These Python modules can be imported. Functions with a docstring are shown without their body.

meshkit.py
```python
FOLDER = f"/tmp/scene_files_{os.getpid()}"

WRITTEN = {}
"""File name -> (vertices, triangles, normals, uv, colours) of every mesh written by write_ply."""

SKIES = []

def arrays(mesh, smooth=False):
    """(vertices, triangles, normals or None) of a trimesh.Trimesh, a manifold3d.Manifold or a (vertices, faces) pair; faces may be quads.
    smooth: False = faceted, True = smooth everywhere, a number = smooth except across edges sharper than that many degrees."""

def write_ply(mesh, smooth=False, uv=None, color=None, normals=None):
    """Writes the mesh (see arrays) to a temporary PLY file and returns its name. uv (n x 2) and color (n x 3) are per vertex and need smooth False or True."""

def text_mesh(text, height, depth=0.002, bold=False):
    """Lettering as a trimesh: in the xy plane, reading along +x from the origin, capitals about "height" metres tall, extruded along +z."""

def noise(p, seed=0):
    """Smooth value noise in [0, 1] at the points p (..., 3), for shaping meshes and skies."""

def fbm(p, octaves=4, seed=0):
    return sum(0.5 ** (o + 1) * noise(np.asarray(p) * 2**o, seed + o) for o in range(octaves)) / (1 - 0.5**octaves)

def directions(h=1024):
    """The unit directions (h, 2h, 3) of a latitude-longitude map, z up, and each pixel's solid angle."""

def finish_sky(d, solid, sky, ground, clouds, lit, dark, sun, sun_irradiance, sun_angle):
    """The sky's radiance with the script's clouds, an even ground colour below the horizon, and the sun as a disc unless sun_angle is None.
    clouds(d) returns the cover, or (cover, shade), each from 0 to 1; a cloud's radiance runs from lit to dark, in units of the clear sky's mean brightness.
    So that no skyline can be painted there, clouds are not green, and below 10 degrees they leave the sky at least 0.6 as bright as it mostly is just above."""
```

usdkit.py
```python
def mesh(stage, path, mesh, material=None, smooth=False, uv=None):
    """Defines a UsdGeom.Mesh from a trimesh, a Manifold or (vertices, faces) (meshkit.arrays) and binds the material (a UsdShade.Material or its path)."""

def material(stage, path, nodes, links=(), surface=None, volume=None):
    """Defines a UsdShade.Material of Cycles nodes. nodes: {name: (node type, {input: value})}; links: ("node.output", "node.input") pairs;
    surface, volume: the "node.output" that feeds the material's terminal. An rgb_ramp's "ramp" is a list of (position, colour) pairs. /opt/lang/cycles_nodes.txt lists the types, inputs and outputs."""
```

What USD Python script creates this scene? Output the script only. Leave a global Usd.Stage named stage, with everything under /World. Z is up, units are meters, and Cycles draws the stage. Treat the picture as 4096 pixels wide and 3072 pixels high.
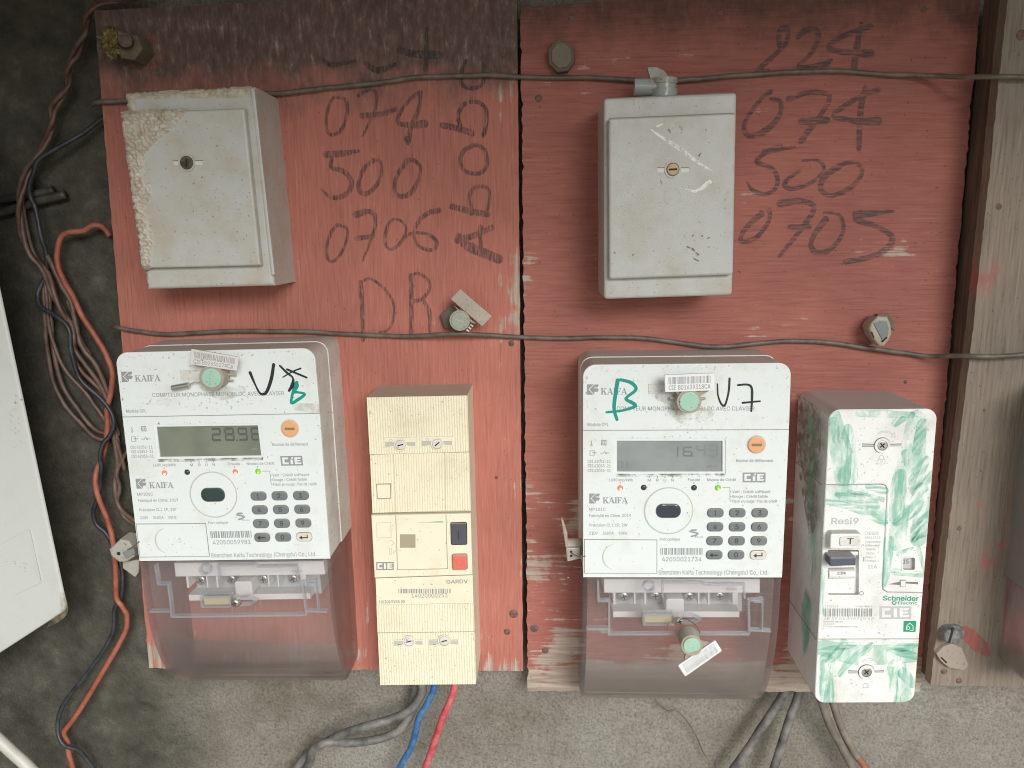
import math, random, numpy as np, trimesh, usdkit, meshkit
import manifold3d as m3
import shapely
from shapely import affinity
from shapely.geometry import Polygon, LineString, Point, box as sbox
from shapely.ops import unary_union
from pxr import Usd, UsdGeom, UsdLux, UsdShade, Gf, Sdf
random.seed(7); RNG = np.random.default_rng(7)
stage = Usd.Stage.CreateInMemory()
UsdGeom.SetStageUpAxis(stage, UsdGeom.Tokens.z); UsdGeom.SetStageMetersPerUnit(stage, 1.0)
stage.SetDefaultPrim(UsdGeom.Xform.Define(stage, '/World').GetPrim())
UsdGeom.Scope.Define(stage, '/World/Looks')

# ------------------------------------------------------------------ camera
# The board faces lie in the plane y = 0, x runs right, z up; depth towards the viewer is -y.
FPX, W0, H0 = 3300.0, 4096.0, 3072.0
CAM = np.array([0.0, -0.60, 0.0])
_a = np.array([2165 - 2048, 1536 - 935, FPX]); _a = _a / np.linalg.norm(_a)            # world +y seen from the camera
_d = np.array([120.0, -19500.0, FPX]); _d = _d - _a * (_d @ _a); _d = _d / np.linalg.norm(_d)   # world -z
_x = np.cross(_a, -_d); _x = _x / np.linalg.norm(_x)
if _x[0] < 0: _x = -_x
R = np.stack([_x, _a, -_d])           # rows: world x, y, z in camera coordinates (right, up, forward)
EXPOSURE = 0.86
cam = UsdGeom.Camera.Define(stage, '/World/camera')
right, up, fwd = R @ [1, 0, 0], R @ [0, 1, 0], R @ [0, 0, 1]
cam.AddTransformOp().Set(Gf.Matrix4d(*right, 0, *up, 0, *(-fwd), 0, *CAM, 1))
cam.CreateHorizontalApertureAttr(36.0); cam.CreateVerticalApertureAttr(27.0)
cam.CreateFocalLengthAttr(36.0 * FPX / W0); cam.CreateClippingRangeAttr(Gf.Vec2f(0.01, 200))
cam.CreateExposureAttr(EXPOSURE)

def P(px, py, y=0.0):
    """The point of the plane at this y that a direction of view meets."""
    r = R @ np.array([(px - W0 / 2) / FPX, (H0 / 2 - py) / FPX, 1.0])
    return CAM + r * ((y - CAM[1]) / r[1])
def P2(px, py, y=0.0):
    p = P(px, py, y); return (p[0], p[2])

# ------------------------------------------------------------------ sky and sun (overcast)
SUN_EL, SUN_AZ = math.radians(23), math.radians(160)        # azimuth = atan2(x, y) of the direction to the sun
to_sun = np.array([math.sin(SUN_AZ) * math.cos(SUN_EL), math.cos(SUN_AZ) * math.cos(SUN_EL), math.sin(SUN_EL)])
usdkit.material(stage, '/World/Looks/sky_look', {
    'sky': ('sky_texture', {'sky_type': 'single_scattering', 'sun_disc': False, 'sun_elevation': SUN_EL, 'sun_rotation': SUN_AZ}),
    'tc': ('texture_coordinate', {}), 'n': ('noise_texture', {'scale': 2.5, 'detail': 5.0}),
    'r': ('rgb_ramp', {'ramp': [(0.0, (4.4, 4.65, 4.75)), (1.0, (5.9, 6.25, 6.4))]}),
    'cov': ('map_range', {'from_min': 0.25, 'from_max': 0.5, 'to_min': 0.75, 'to_max': 1.0, 'clamp': True}),
    'mx': ('mix', {}), 'bg': ('background_shader', {'strength': 0.095})},
    [('tc.generated', 'n.vector'), ('n.fac', 'r.fac'), ('n.fac', 'cov.value'), ('cov.result', 'mx.fac'), ('sky.color', 'mx.color1'), ('r.color', 'mx.color2'), ('mx.color', 'bg.color')], surface='bg.background')
dome = UsdLux.DomeLight.Define(stage, '/World/sky')
UsdShade.MaterialBindingAPI.Apply(dome.GetPrim()).Bind(UsdShade.Material.Get(stage, '/World/Looks/sky_look'))
dome.GetPrim().SetCustomDataByKey('kind', 'structure')
sun = UsdLux.DistantLight.Define(stage, '/World/sun')
sun.CreateNormalizeAttr(True); sun.CreateIntensityAttr(0.40); sun.CreateAngleAttr(28.0); sun.CreateColorAttr(Gf.Vec3f(1.0, 0.99, 0.97))
zl = to_sun; xl = np.cross([0, 0, 1.0], zl); xl /= np.linalg.norm(xl); yl = np.cross(zl, xl)
sun.AddTransformOp().Set(Gf.Matrix4d(*xl, 0, *yl, 0, *zl, 0, 0, 0, 0, 1))

# ------------------------------------------------------------------ helpers: prims
COUNT, LOC = {}, {}
def numbered(parent, name):
    k = COUNT.get((parent, name), 0); COUNT[(parent, name)] = k + 1
    return name if k == 0 else f'{name}_{k:03d}'
def tag(prim, label=None, cat=None, group=None, kind=None):
    for k, v in (('label', label), ('category', cat), ('group', group), ('kind', kind)):
        if v: prim.SetCustomDataByKey(k, v)
    return prim
def thing(name, label, cat, loc=(0, 0, 0), group=None):
    path = '/World/' + numbered('/World', name)
    x = UsdGeom.Xform.Define(stage, path); x.AddTranslateOp().Set(Gf.Vec3d(*map(float, loc)))
    LOC[path] = np.asarray(loc, float)
    return tag(x.GetPrim(), label, cat, group)
XF = [None]
def obj(name, mesh, mat, parent=None, smooth=28, label=None, cat=None, group=None, kind=None):
    base = parent.GetPath().pathString if parent else '/World'
    path = base + '/' + numbered(base, name)
    if isinstance(mesh, (list, tuple)) and len(mesh) and not isinstance(mesh[0], np.ndarray):
        mesh = join(mesh)
    v, f, _ = meshkit.arrays(mesh)
    v = np.array(v, float)
    if XF[0] is not None: v = XF[0](v)
    loc = LOC.get(base, np.zeros(3)); LOC[path] = loc
    m = trimesh.Trimesh(v - loc, f, process=False)
    pr = usdkit.mesh(stage, path, m, MAT[mat], smooth=smooth).GetPrim()
    return tag(pr, label, cat, group, kind)
def join(ms):
    out = []
    for m in ms:
        v, f, _ = meshkit.arrays(m); out.append(trimesh.Trimesh(v, f, process=False))
    return trimesh.util.concatenate(out)

# ------------------------------------------------------------------ helpers: shapes. Profiles live in (x, z); depth c is measured towards the viewer
def up3(v, y_at0):
    v = np.asarray(v, float); return np.stack([v[:, 0], y_at0 - v[:, 2], v[:, 1]], 1)
def quad(pts, y): return Polygon([P2(a, b, y) for a, b in pts])
def rnd(poly, r): return poly.buffer(-r, join_style=1, quad_segs=8).buffer(r, join_style=1, quad_segs=8) if r > 0 else poly
def rect(x0, y0, x1, y1, y): return quad([(x0, y0), (x1, y0), (x1, y1), (x0, y1)], y)
def disc(px, py, rpx, y, n=28):
    c = P2(px, py, y); r = np.linalg.norm(np.array(P2(px + rpx, py, y)) - c)
    return Polygon([(c[0] + r * math.cos(t), c[1] + r * math.sin(t)) for t in np.linspace(0, 2 * math.pi, n, endpoint=False)])
def ext(poly, y_back, y_front):
    """Straight prism of any polygon between two depths."""
    if y_back - y_front < 0.0006: y_back += 0.0004      # the foot of a thin layer sits inside what carries it
    h = y_back - y_front
    gs = [g for g in getattr(poly, 'geoms', [poly]) if g.area > 0 and g.geom_type == 'Polygon']
    ms = []
    for g in gs:
        m = trimesh.creation.extrude_polygon(g, h, engine='earcut'); m.vertices = up3(m.vertices, y_back); ms.append(m)
    return trimesh.util.concatenate(ms)
def bev(poly, y_back, y_front, b=0.0008, steps=2, back=1.0):
    """Convex prism with a rounded front edge; back scales the back outline about its centre."""
    pts = []
    o = np.array(poly.exterior.coords)[:-1]; c = o.mean(0)
    pts += [(x, y_back, z) for x, z in (c + (o - c) * back)]
    for k in range(steps + 1):
        t = k / steps * math.pi / 2
        ins = b * (1 - math.cos(t)); g = poly.buffer(-ins, join_style=1, quad_segs=4) if ins > 1e-7 else poly
        pts += [(x, y_front + b * (1 - math.sin(t)), z) for x, z in np.array(g.exterior.coords)[:-1]]
    return m3.Manifold.hull_points(np.array(pts, np.float64))
def man(poly, y_back, y_front):
    cs = [np.array(g.exterior.coords)[:-1] for g in getattr(poly, 'geoms', [poly])]
    cs += [np.array(h.coords)[:-1] for g in getattr(poly, 'geoms', [poly]) for h in g.interiors]
    m = m3.Manifold.extrude(m3.CrossSection(cs, m3.FillRule.EvenOdd), y_back - y_front)
    # (x, z, c) -> (x, y_back - c, z)
    return m.transform(np.array([[1, 0, 0, 0], [0, 0, -1, y_back], [0, 1, 0, 0]], float))
def spline(pts, n=8, closed=False):
    p = np.asarray(pts, float)
    if len(p) < 3: return np.array([p[0] + (p[-1] - p[0]) * t for t in np.linspace(0, 1, n)])
    q = np.vstack([2 * p[0] - p[1], p, 2 * p[-1] - p[-2]]); out = []
    for i in range(1, len(q) - 2):
        a, b, c, d = q[i - 1:i + 3]
        for t in np.arange(n) / n:
            out.append(0.5 * (2 * b + (c - a) * t + (2 * a - 5 * b + 4 * c - d) * t * t + (3 * b - a - 3 * c + d) * t ** 3))
    out.append(p[-1]); return np.array(out)
def tube(path, r, sides=10, cap=True, flat=None):
    p = np.asarray(path, float); n = len(p); r = np.broadcast_to(r, (n,))
    t = np.gradient(p, axis=0); t /= np.linalg.norm(t, axis=1, keepdims=True) + 1e-12
    u = np.cross(t[0], [0, 1, 0.013]); u /= np.linalg.norm(u); V, F = [], []
    for i in range(n):
        u = u - t[i] * (u @ t[i]); u /= np.linalg.norm(u); w = np.cross(t[i], u)
        for k in range(sides):
            a = 2 * math.pi * k / sides; V.append(p[i] + r[i] * (u * math.cos(a) + w * math.sin(a)))
    for i in range(n - 1):
        for k in range(sides):
            a, b = i * sides + k, i * sides + (k + 1) % sides
            F += [[a, b, b + sides], [a, b + sides, a + sides]]
    if cap:
        V += [p[0], p[-1]]; e = n * sides
        for k in range(sides):
            F.append([e, (k + 1) % sides, k]); F.append([e + 1, (n - 1) * sides + k, (n - 1) * sides + (k + 1) % sides])
    m = trimesh.Trimesh(np.array(V), np.array(F), process=False); m.fix_normals(); return m
def cable(pts, r, n=8, sides=10, wob=0.0, seed=1):
    """pts: (px, py, y) along the run."""
    p = spline([P(a, b, y) for a, b, y in pts], n)
    if wob:
        q = p * 60
        p = p + wob * np.stack([meshkit.fbm(q + 10 * k, 3, seed + k) - 0.5 for k in range(3)], 1)
    return tube(p, r, sides)
def cyl(a, b, r0, r1=None, n=24):
    a, b = np.asarray(a, float), np.asarray(b, float); r1 = r0 if r1 is None else r1
    return tube(np.stack([a, a + (b - a) * .5, b]), np.array([r0, (r0 + r1) / 2, r1]), n)
def chain(pts, widths):
    """A pen stroke: union of the hulls of neighbouring discs. pts in (x, z) metres."""
    w = np.interp(np.linspace(0, 1, len(pts)), np.linspace(0, 1, len(widths)), widths)
    gs = []
    for i in range(len(pts) - 1):
        a = Point(pts[i]).buffer(w[i] / 2, quad_segs=3); b = Point(pts[i + 1]).buffer(w[i + 1] / 2, quad_segs=3)
        gs.append(a.union(b).convex_hull)
    return unary_union(gs)
def stroke(pts, wpx, y, n=5):
    k = np.linalg.norm(P(2000, 1500, y) - P(2001, 1500, y))
    w = [k * q for q in (wpx if isinstance(wpx, (list, tuple)) else [wpx])]
    s = spline([P2(a, b, y) for a, b in pts], n)
    return chain(s, w if len(w) > 1 else w * 2)
TXT = {}
def text(s, x0, x1, by, cap, y, by1=None, bold=False, th=0.00012):
    """Printed lettering from x0 to x1 along the baseline on the plane y."""
    by1 = by if by1 is None else by1
    key = (s, bold)
    if key not in TXT: TXT[key] = meshkit.text_mesh(s, 1.0, 1.0, bold)
    m = TXT[key].copy(); v = m.vertices
    A, B = np.array(P2(x0, by, y)), np.array(P2(x1, by1, y)); ux = (B - A); L = np.linalg.norm(ux); ux = ux / L
    uz = np.array([-ux[1], ux[0]]); hs = cap * np.linalg.norm(np.array(P2(x0, by - 1, y)) - np.array(P2(x0, by, y)))
    x = (v[:, 0] - v[:, 0].min()) / (v[:, 0].max() - v[:, 0].min()) * L
    q = A + np.outer(x, ux) + np.outer(v[:, 1] * hs, uz)
    m.vertices = np.stack([q[:, 0], y - v[:, 2] * th, q[:, 1]], 1)
    return m
def local(poly, x0, y0, x1, y1, y, th=0.00012):
    """A drawing in the unit square (y up) laid on the rectangle of the plane y."""
    A, B, C = np.array(P2(x0, y1, y)), np.array(P2(x1, y1, y)), np.array(P2(x0, y0, y))
    a, b = B - A, C - A
    return ext(affinity.affine_transform(poly, [a[0], b[0], a[1], b[1], A[0], A[1]]), y, y - th)
def barcode(x0, y0, x1, y1, y, seed, n=62, tilt=0.0):
    r = random.Random(seed); t, gs = 0.0, []
    while t < 1:
        w = r.choice([1, 1, 1.6, 2.2]) / n; g = r.choice([1, 1, 1.5, 2]) / n
        if t + w <= 1: gs.append(sbox(t, 0, t + w, 1))
        t += w + g
    return local(unary_union(gs), x0, y0, x1, y1, y)
def grid_mesh(xs, zs, yfun):
    X, Z = np.meshgrid(xs, zs); v = np.stack([X.ravel(), yfun(X, Z).ravel(), Z.ravel()], 1)
    nx, nz = len(xs), len(zs); i = (np.arange(nz - 1)[:, None] * nx + np.arange(nx - 1)).ravel()
    f = np.vstack([np.stack([i, i + 1, i + nx + 1], 1), np.stack([i, i + nx + 1, i + nx], 1)])
    return trimesh.Trimesh(v, f, process=False)

# ------------------------------------------------------------------ materials
MAT = {}
def mat(name, nodes, links, surface='p.BSDF', volume=None):
    MAT[name] = usdkit.material(stage, '/World/Looks/' + name, nodes, links, surface=surface, volume=volume); return name
def plain(name, col, rough=0.5, metal=0.0, emit=None, spec=0.5):
    d = {'base_color': col, 'roughness': rough, 'metallic': metal, 'specular_ior_level': spec}
    if emit: d['emission_color'] = emit[0]; d['emission_strength'] = emit[1]
    return mat(name, {'p': ('principled_bsdf', d)}, [])
def plastic(name, col, rough=0.42, dirt=(0.33, 0.28, 0.21), patch=(0.5, 0.8, 0.35), speck=(0.66, 0.70), speck_amt=0.7, speck_col=(0.10, 0.09, 0.08), dust=0.85, dust_col=(0.48, 0.45, 0.40), bump=0.15, pscale=38, sscale=520):
    """Moulded plastic that has hung outdoors: soft dirty patches, fly specks, dust on what faces up."""
    n = {'g': ('geometry', {}), 'n1': ('noise_texture', {'scale': pscale, 'detail': 6.0, 'roughness': 0.65}),
         'm1': ('map_range', {'from_min': patch[0], 'from_max': patch[1], 'to_min': 0.0, 'to_max': patch[2], 'clamp': True}),
         'x1': ('mix', {'color1': col, 'color2': dirt}),
         'n2': ('noise_texture', {'scale': sscale, 'detail': 2.0, 'roughness': 0.55}),
         'm2': ('map_range', {'from_min': speck[0], 'from_max': speck[1], 'to_min': 0.0, 'to_max': speck_amt, 'clamp': True}),
         'x2': ('mix', {'color2': speck_col}),
         's': ('separate_xyz', {}), 'm3': ('map_range', {'from_min': 0.25, 'from_max': 0.9, 'to_min': 0.0, 'to_max': dust, 'clamp': True}),
         'x3': ('mix', {'color2': dust_col}),
         'n3': ('noise_texture', {'scale': 900.0, 'detail': 2.0}), 'b': ('bump', {'strength': bump, 'distance': 0.0006}),
         'p': ('principled_bsdf', {'roughness': rough, 'specular_ior_level': 0.4})}
    l = [('g.position', 'n1.vector'), ('n1.fac', 'm1.value'), ('m1.result', 'x1.fac'), ('g.position', 'n2.vector'), ('n2.fac', 'm2.value'), ('m2.result', 'x2.fac'),
         ('x1.color', 'x2.color1'), ('g.normal', 's.vector'), ('s.z', 'm3.value'), ('m3.result', 'x3.fac'), ('x2.color', 'x3.color1'), ('x3.color', 'p.base_color'),
         ('g.position', 'n3.vector'), ('n3.fac', 'b.height'), ('b.normal', 'p.normal')]
    return mat(name, n, l)
plastic('white_plastic', (0.745, 0.795, 0.775), dirt=(0.52, 0.47, 0.36), patch=(0.52, 0.85, 0.5), speck=(0.69, 0.75), speck_amt=0.6)
plastic('case_plastic', (0.72, 0.715, 0.67), rough=0.5, patch=(0.4, 0.8, 0.5), dust=0.9)
plastic('box_plastic', (0.515, 0.52, 0.495), dirt=(0.42, 0.36, 0.27), patch=(0.42, 0.7, 0.62), speck=(0.67, 0.73), speck_amt=0.4, rough=0.33, dust=0.8, dust_col=(0.31, 0.27, 0.22))
plastic('melted_plastic', (0.525, 0.53, 0.50), dirt=(0.46, 0.38, 0.26), patch=(0.42, 0.66, 0.6), speck=(0.67, 0.71), rough=0.4, dust=0.6, dust_col=(0.40, 0.35, 0.27))
plastic('crust_plastic', (0.54, 0.505, 0.43), dirt=(0.40, 0.31, 0.20), patch=(0.40, 0.62, 0.8), speck=(0.69, 0.73), rough=0.36, dust=0.5, dust_col=(0.42, 0.36, 0.27), pscale=120)
plastic('cream_plastic', (0.85, 0.785, 0.60), dirt=(0.56, 0.48, 0.33), patch=(0.50, 0.80, 0.40), speck=(0.68, 0.73), speck_amt=0.5, rough=0.5, dust=0.85, dust_col=(0.44, 0.40, 0.33))
plastic('breaker_plastic', (0.82, 0.83, 0.80), dirt=(0.50, 0.46, 0.40), patch=(0.47, 0.75, 0.55), speck=(0.66, 0.72), speck_amt=0.5, rough=0.4, dust=0.95, dust_col=(0.42, 0.395, 0.36))
plastic('enclosure_plastic', (0.57, 0.585, 0.555), patch=(0.55, 0.9, 0.3), speck=(0.715, 0.74), rough=0.32)
plastic('key_rubber', (0.17, 0.19, 0.19), dirt=(0.30, 0.30, 0.27), patch=(0.45, 0.8, 0.4), speck=(0.70, 0.74), speck_amt=0.3, rough=0.6, dust=0.5)
plastic('pale_key_rubber', (0.74, 0.69, 0.62), speck=(0.70, 0.74))
plastic('orange_plastic', (0.80, 0.40, 0.18), dirt=(0.6, 0.4, 0.25), dust=0.5, speck=(0.71, 0.74))
plastic('red_plastic', (0.72, 0.17, 0.13), dirt=(0.5, 0.3, 0.25), dust=0.6, speck=(0.71, 0.74))
plastic('dark_plastic', (0.085, 0.09, 0.105), dirt=(0.2, 0.19, 0.17), dust=0.5)
plastic('toggle_plastic', (0.095, 0.112, 0.145), dirt=(0.22, 0.22, 0.22), dust=0.5, rough=0.35)
plastic('seal_plastic', (0.42, 0.36, 0.28), dirt=(0.25, 0.21, 0.16), patch=(0.4, 0.7, 0.6), rough=0.55)
plastic('seal_cap_green', (0.36, 0.60, 0.47), dirt=(0.33, 0.36, 0.27), patch=(0.5, 0.8, 0.5), dust=0.4)
plastic('seal_cap_dusty', (0.36, 0.41, 0.33), dirt=(0.34, 0.31, 0.24), patch=(0.4, 0.7, 0.6), dust=0.4)
plastic('tag_plastic', (0.72, 0.70, 0.66), dirt=(0.45, 0.40, 0.32), patch=(0.45, 0.75, 0.4))
plastic('tag_white', (0.82, 0.82, 0.82), patch=(0.6, 0.9, 0.2), speck=(0.73, 0.76))
plastic('tag_dusty', (0.47, 0.41, 0.33), dirt=(0.33, 0.28, 0.22), patch=(0.35, 0.65, 0.6), speck=(0.6, 0.66), speck_amt=0.4)
plastic('seal_grey', (0.40, 0.39, 0.34), dirt=(0.30, 0.25, 0.19), patch=(0.4, 0.7, 0.6))
plastic('seal_blue_grey', (0.19, 0.215, 0.21), dirt=(0.36, 0.33, 0.27), patch=(0.45, 0.75, 0.7))
plastic('terminal_plastic', (0.86, 0.87, 0.87), speck=(0.72, 0.76), dust=0.3, patch=(0.6, 0.9, 0.2))
plastic('bay_plastic', (0.52, 0.57, 0.58), speck=(0.72, 0.76), dust=0.3, patch=(0.6, 0.9, 0.2))
plastic('cap_dusty', (0.19, 0.16, 0.115), dirt=(0.27, 0.23, 0.17), patch=(0.4, 0.7, 0.6), rough=0.6)
plastic('olive_cap', (0.12, 0.10, 0.068), dirt=(0.24, 0.20, 0.14), patch=(0.4, 0.7, 0.6), dust=0.5, rough=0.6)
plastic('clear_blue_plastic', (0.36, 0.43, 0.43), dirt=(0.40, 0.34, 0.25), patch=(0.4, 0.65, 0.7), rough=0.2, dust=0.5)
plain('ink_grey', (0.30, 0.31, 0.31), 0.6); plain('ink_pale', (0.50, 0.51, 0.50), 0.6); plain('ink_dark', (0.12, 0.12, 0.12), 0.6)
plain('key_ink', (0.035, 0.04, 0.04), 0.6); plain('groove', (0.22, 0.20, 0.16), 0.8); plain('groove_soft', (0.52, 0.50, 0.44), 0.8)
plain('marker_black', (0.018, 0.018, 0.02), 0.4); plain('marker_teal', (0.0, 0.29, 0.235), 0.35); plain('brand_green', (0.02, 0.33, 0.16), 0.5); plain('paper_white', (0.82, 0.83, 0.81), 0.5)
plain('lcd_ink_soft', (0.165, 0.185, 0.185), 0.5); plain('lcd_ink', (0.092, 0.104, 0.092), 0.5); plain('lcd_ink_faint', (0.215, 0.237, 0.232), 0.5)
plain('screw_steel', (0.55, 0.53, 0.49), 0.38, 0.9); plain('zinc', (0.62, 0.60, 0.56), 0.35, 0.9); plain('brass', (0.34, 0.26, 0.15), 0.5, 0.6); plain('screw_dark', (0.02, 0.018, 0.016), 0.8)
plain('led_red', (0.8, 0.10, 0.06), 0.3, emit=((1.0, 0.16, 0.10), 0.6)); plain('led_green', (0.15, 0.5, 0.03), 0.3, emit=((0.25, 0.8, 0.04), 0.15)); plain('led_off', (0.06, 0.055, 0.05), 0.3)
plain('led_core', (1, 0.5, 0.4), 0.3, emit=((1.0, 0.55, 0.42), 1.4)); plain('led_core_green', (0.5, 0.9, 0.1), 0.3, emit=((0.6, 0.9, 0.12), 0.4))
plain('window_tan', (0.40, 0.35, 0.24), 0.35); plain('optical_green', (0.03, 0.055, 0.055), 0.15); plain('optical_blue', (0.045, 0.055, 0.075), 0.15)
def display(name, c0, c1):
    mat(name, {'g': ('geometry', {}), 'n': ('noise_texture', {'scale': 55.0, 'detail': 3.0}), 'r': ('rgb_ramp', {'ramp': [(0.35, c0), (0.65, c1)]}), 'p': ('principled_bsdf', {'roughness': 0.14})},
        [('g.position', 'n.vector'), ('n.fac', 'r.fac'), ('r.color', 'p.base_color')])
display('lcd_green', (0.165, 0.185, 0.145), (0.215, 0.235, 0.18)); display('lcd_blue', (0.24, 0.265, 0.265), (0.30, 0.325, 0.32))
# clear polycarbonate with a film of dust
mat('clear_cover', {'av': ('absorption_volume', {'color': (0.74, 0.72, 0.73), 'density': 62.0}), 't': ('transparent_bsdf', {'color': (0.985, 0.975, 0.975)}), 'gl': ('glossy_bsdf', {'roughness': 0.12, 'color': (1, 1, 1)}), 'fr': ('fresnel', {'IOR': 1.32}), 'm': ('mix_closure', {}), 'fm': ('map_range', {'from_min': 0.0, 'from_max': 1.0, 'to_min': 0.012, 'to_max': 0.7, 'clamp': True}),
    'd': ('diffuse_bsdf', {'color': (0.52, 0.475, 0.45)}), 'g': ('geometry', {}), 'n': ('noise_texture', {'scale': 26.0, 'detail': 6.0, 'roughness': 0.6}),
    'f': ('map_range', {'from_min': 0.3, 'from_max': 0.75, 'to_min': 0.065, 'to_max': 0.135, 'clamp': True}), 'm2': ('mix_closure', {})},
    [('fr.fac', 'fm.value'), ('fm.result', 'm.fac'), ('t.BSDF', 'm.closure1'), ('gl.BSDF', 'm.closure2'), ('g.position', 'n.vector'), ('n.fac', 'f.value'), ('f.result', 'm2.fac'), ('m.closure', 'm2.closure1'), ('d.BSDF', 'm2.closure2')], surface='m2.closure', volume='av.volume')
mat('clear_rib', {'t': ('transparent_bsdf', {'color': (0.9, 0.9, 0.92)}), 'gl': ('glossy_bsdf', {'roughness': 0.15}), 'd': ('diffuse_bsdf', {'color': (0.62, 0.66, 0.70)}), 'm': ('mix_closure', {'fac': 0.25}), 'm2': ('mix_closure', {'fac': 0.14})},
    [('t.BSDF', 'm.closure1'), ('d.BSDF', 'm.closure2'), ('m.closure', 'm2.closure1'), ('gl.BSDF', 'm2.closure2')], surface='m2.closure')
# streaked paint and worn marker: the streaks run along one direction of the surface
def streak(name, col, scale, lo, hi, amt=1.0, rough=0.55, rot=(0, 0, 0), fine=None):
    n = {'g': ('geometry', {}), 'mp': ('mapping', {'scale': scale}), 'rt': ('mapping', {'rotation': rot}), 'n': ('noise_texture', {'scale': 1.0, 'detail': 5.0, 'roughness': 0.62}),
         'f': ('map_range', {'from_min': lo, 'from_max': hi, 'to_min': 0.0, 'to_max': amt, 'clamp': True}),
         't': ('transparent_bsdf', {}), 'd': ('principled_bsdf', {'base_color': col, 'roughness': rough}), 'm': ('mix_closure', {})}
    l = [('g.position', 'rt.vector'), ('rt.vector', 'mp.vector'), ('mp.vector', 'n.vector'), ('n.fac', 'f.value'), ('f.result', 'm.fac'), ('t.BSDF', 'm.closure1'), ('d.BSDF', 'm.closure2')]
    return mat(name, n, l, surface='m.closure')
streak('worn_marker_upright', (0.05, 0.042, 0.045), (900, 300, 130), 0.36, 0.66, 0.72)
streak('worn_marker_level', (0.05, 0.042, 0.045), (130, 300, 900), 0.35, 0.64, 0.72)
streak('faint_marker', (0.035, 0.03, 0.032), (900, 300, 150), 0.38, 0.60, 0.72)
streak('paint_red', (0.42, 0.11, 0.10), (300, 200, 90), 0.30, 0.55, 0.9)
streak('green_smear_upright', (0.15, 0.54, 0.35), (420, 200, 45), 0.40, 0.76, 0.78)
streak('green_smear_level', (0.15, 0.54, 0.35), (50, 200, 420), 0.40, 0.76, 0.78)
streak('green_smear_slant', (0.15, 0.54, 0.35), (55, 200, 420), 0.40, 0.74, 0.80, rot=(0, 0.95, 0))
streak('green_wash', (0.36, 0.66, 0.50), (110, 200, 60), 0.40, 0.62, 0.55)
streak('scrape_orange', (0.48, 0.17, 0.09), (120, 200, 120), 0.44, 0.72, 0.45)
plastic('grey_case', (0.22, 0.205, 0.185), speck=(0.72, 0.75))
sheath_later = [('stub_dark', (0.035, 0.032, 0.028), (0.085, 0.075, 0.065))]
streak('pale_scratch', (0.88, 0.87, 0.84), (300, 300, 300), 0.32, 0.52, 0.95)
streak('dust_stain', (0.36, 0.29, 0.20), (120, 120, 120), 0.42, 0.75, 0.5); streak('fleck_stain', (0.17, 0.14, 0.10), (420, 420, 420), 0.58, 0.70, 0.5)
plastic('clay_plastic', (0.36, 0.30, 0.25), dirt=(0.28, 0.23, 0.18), patch=(0.4, 0.7, 0.5))
streak('grime', (0.20, 0.165, 0.12), (140, 140, 140), 0.42, 0.66, 0.75)

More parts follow.
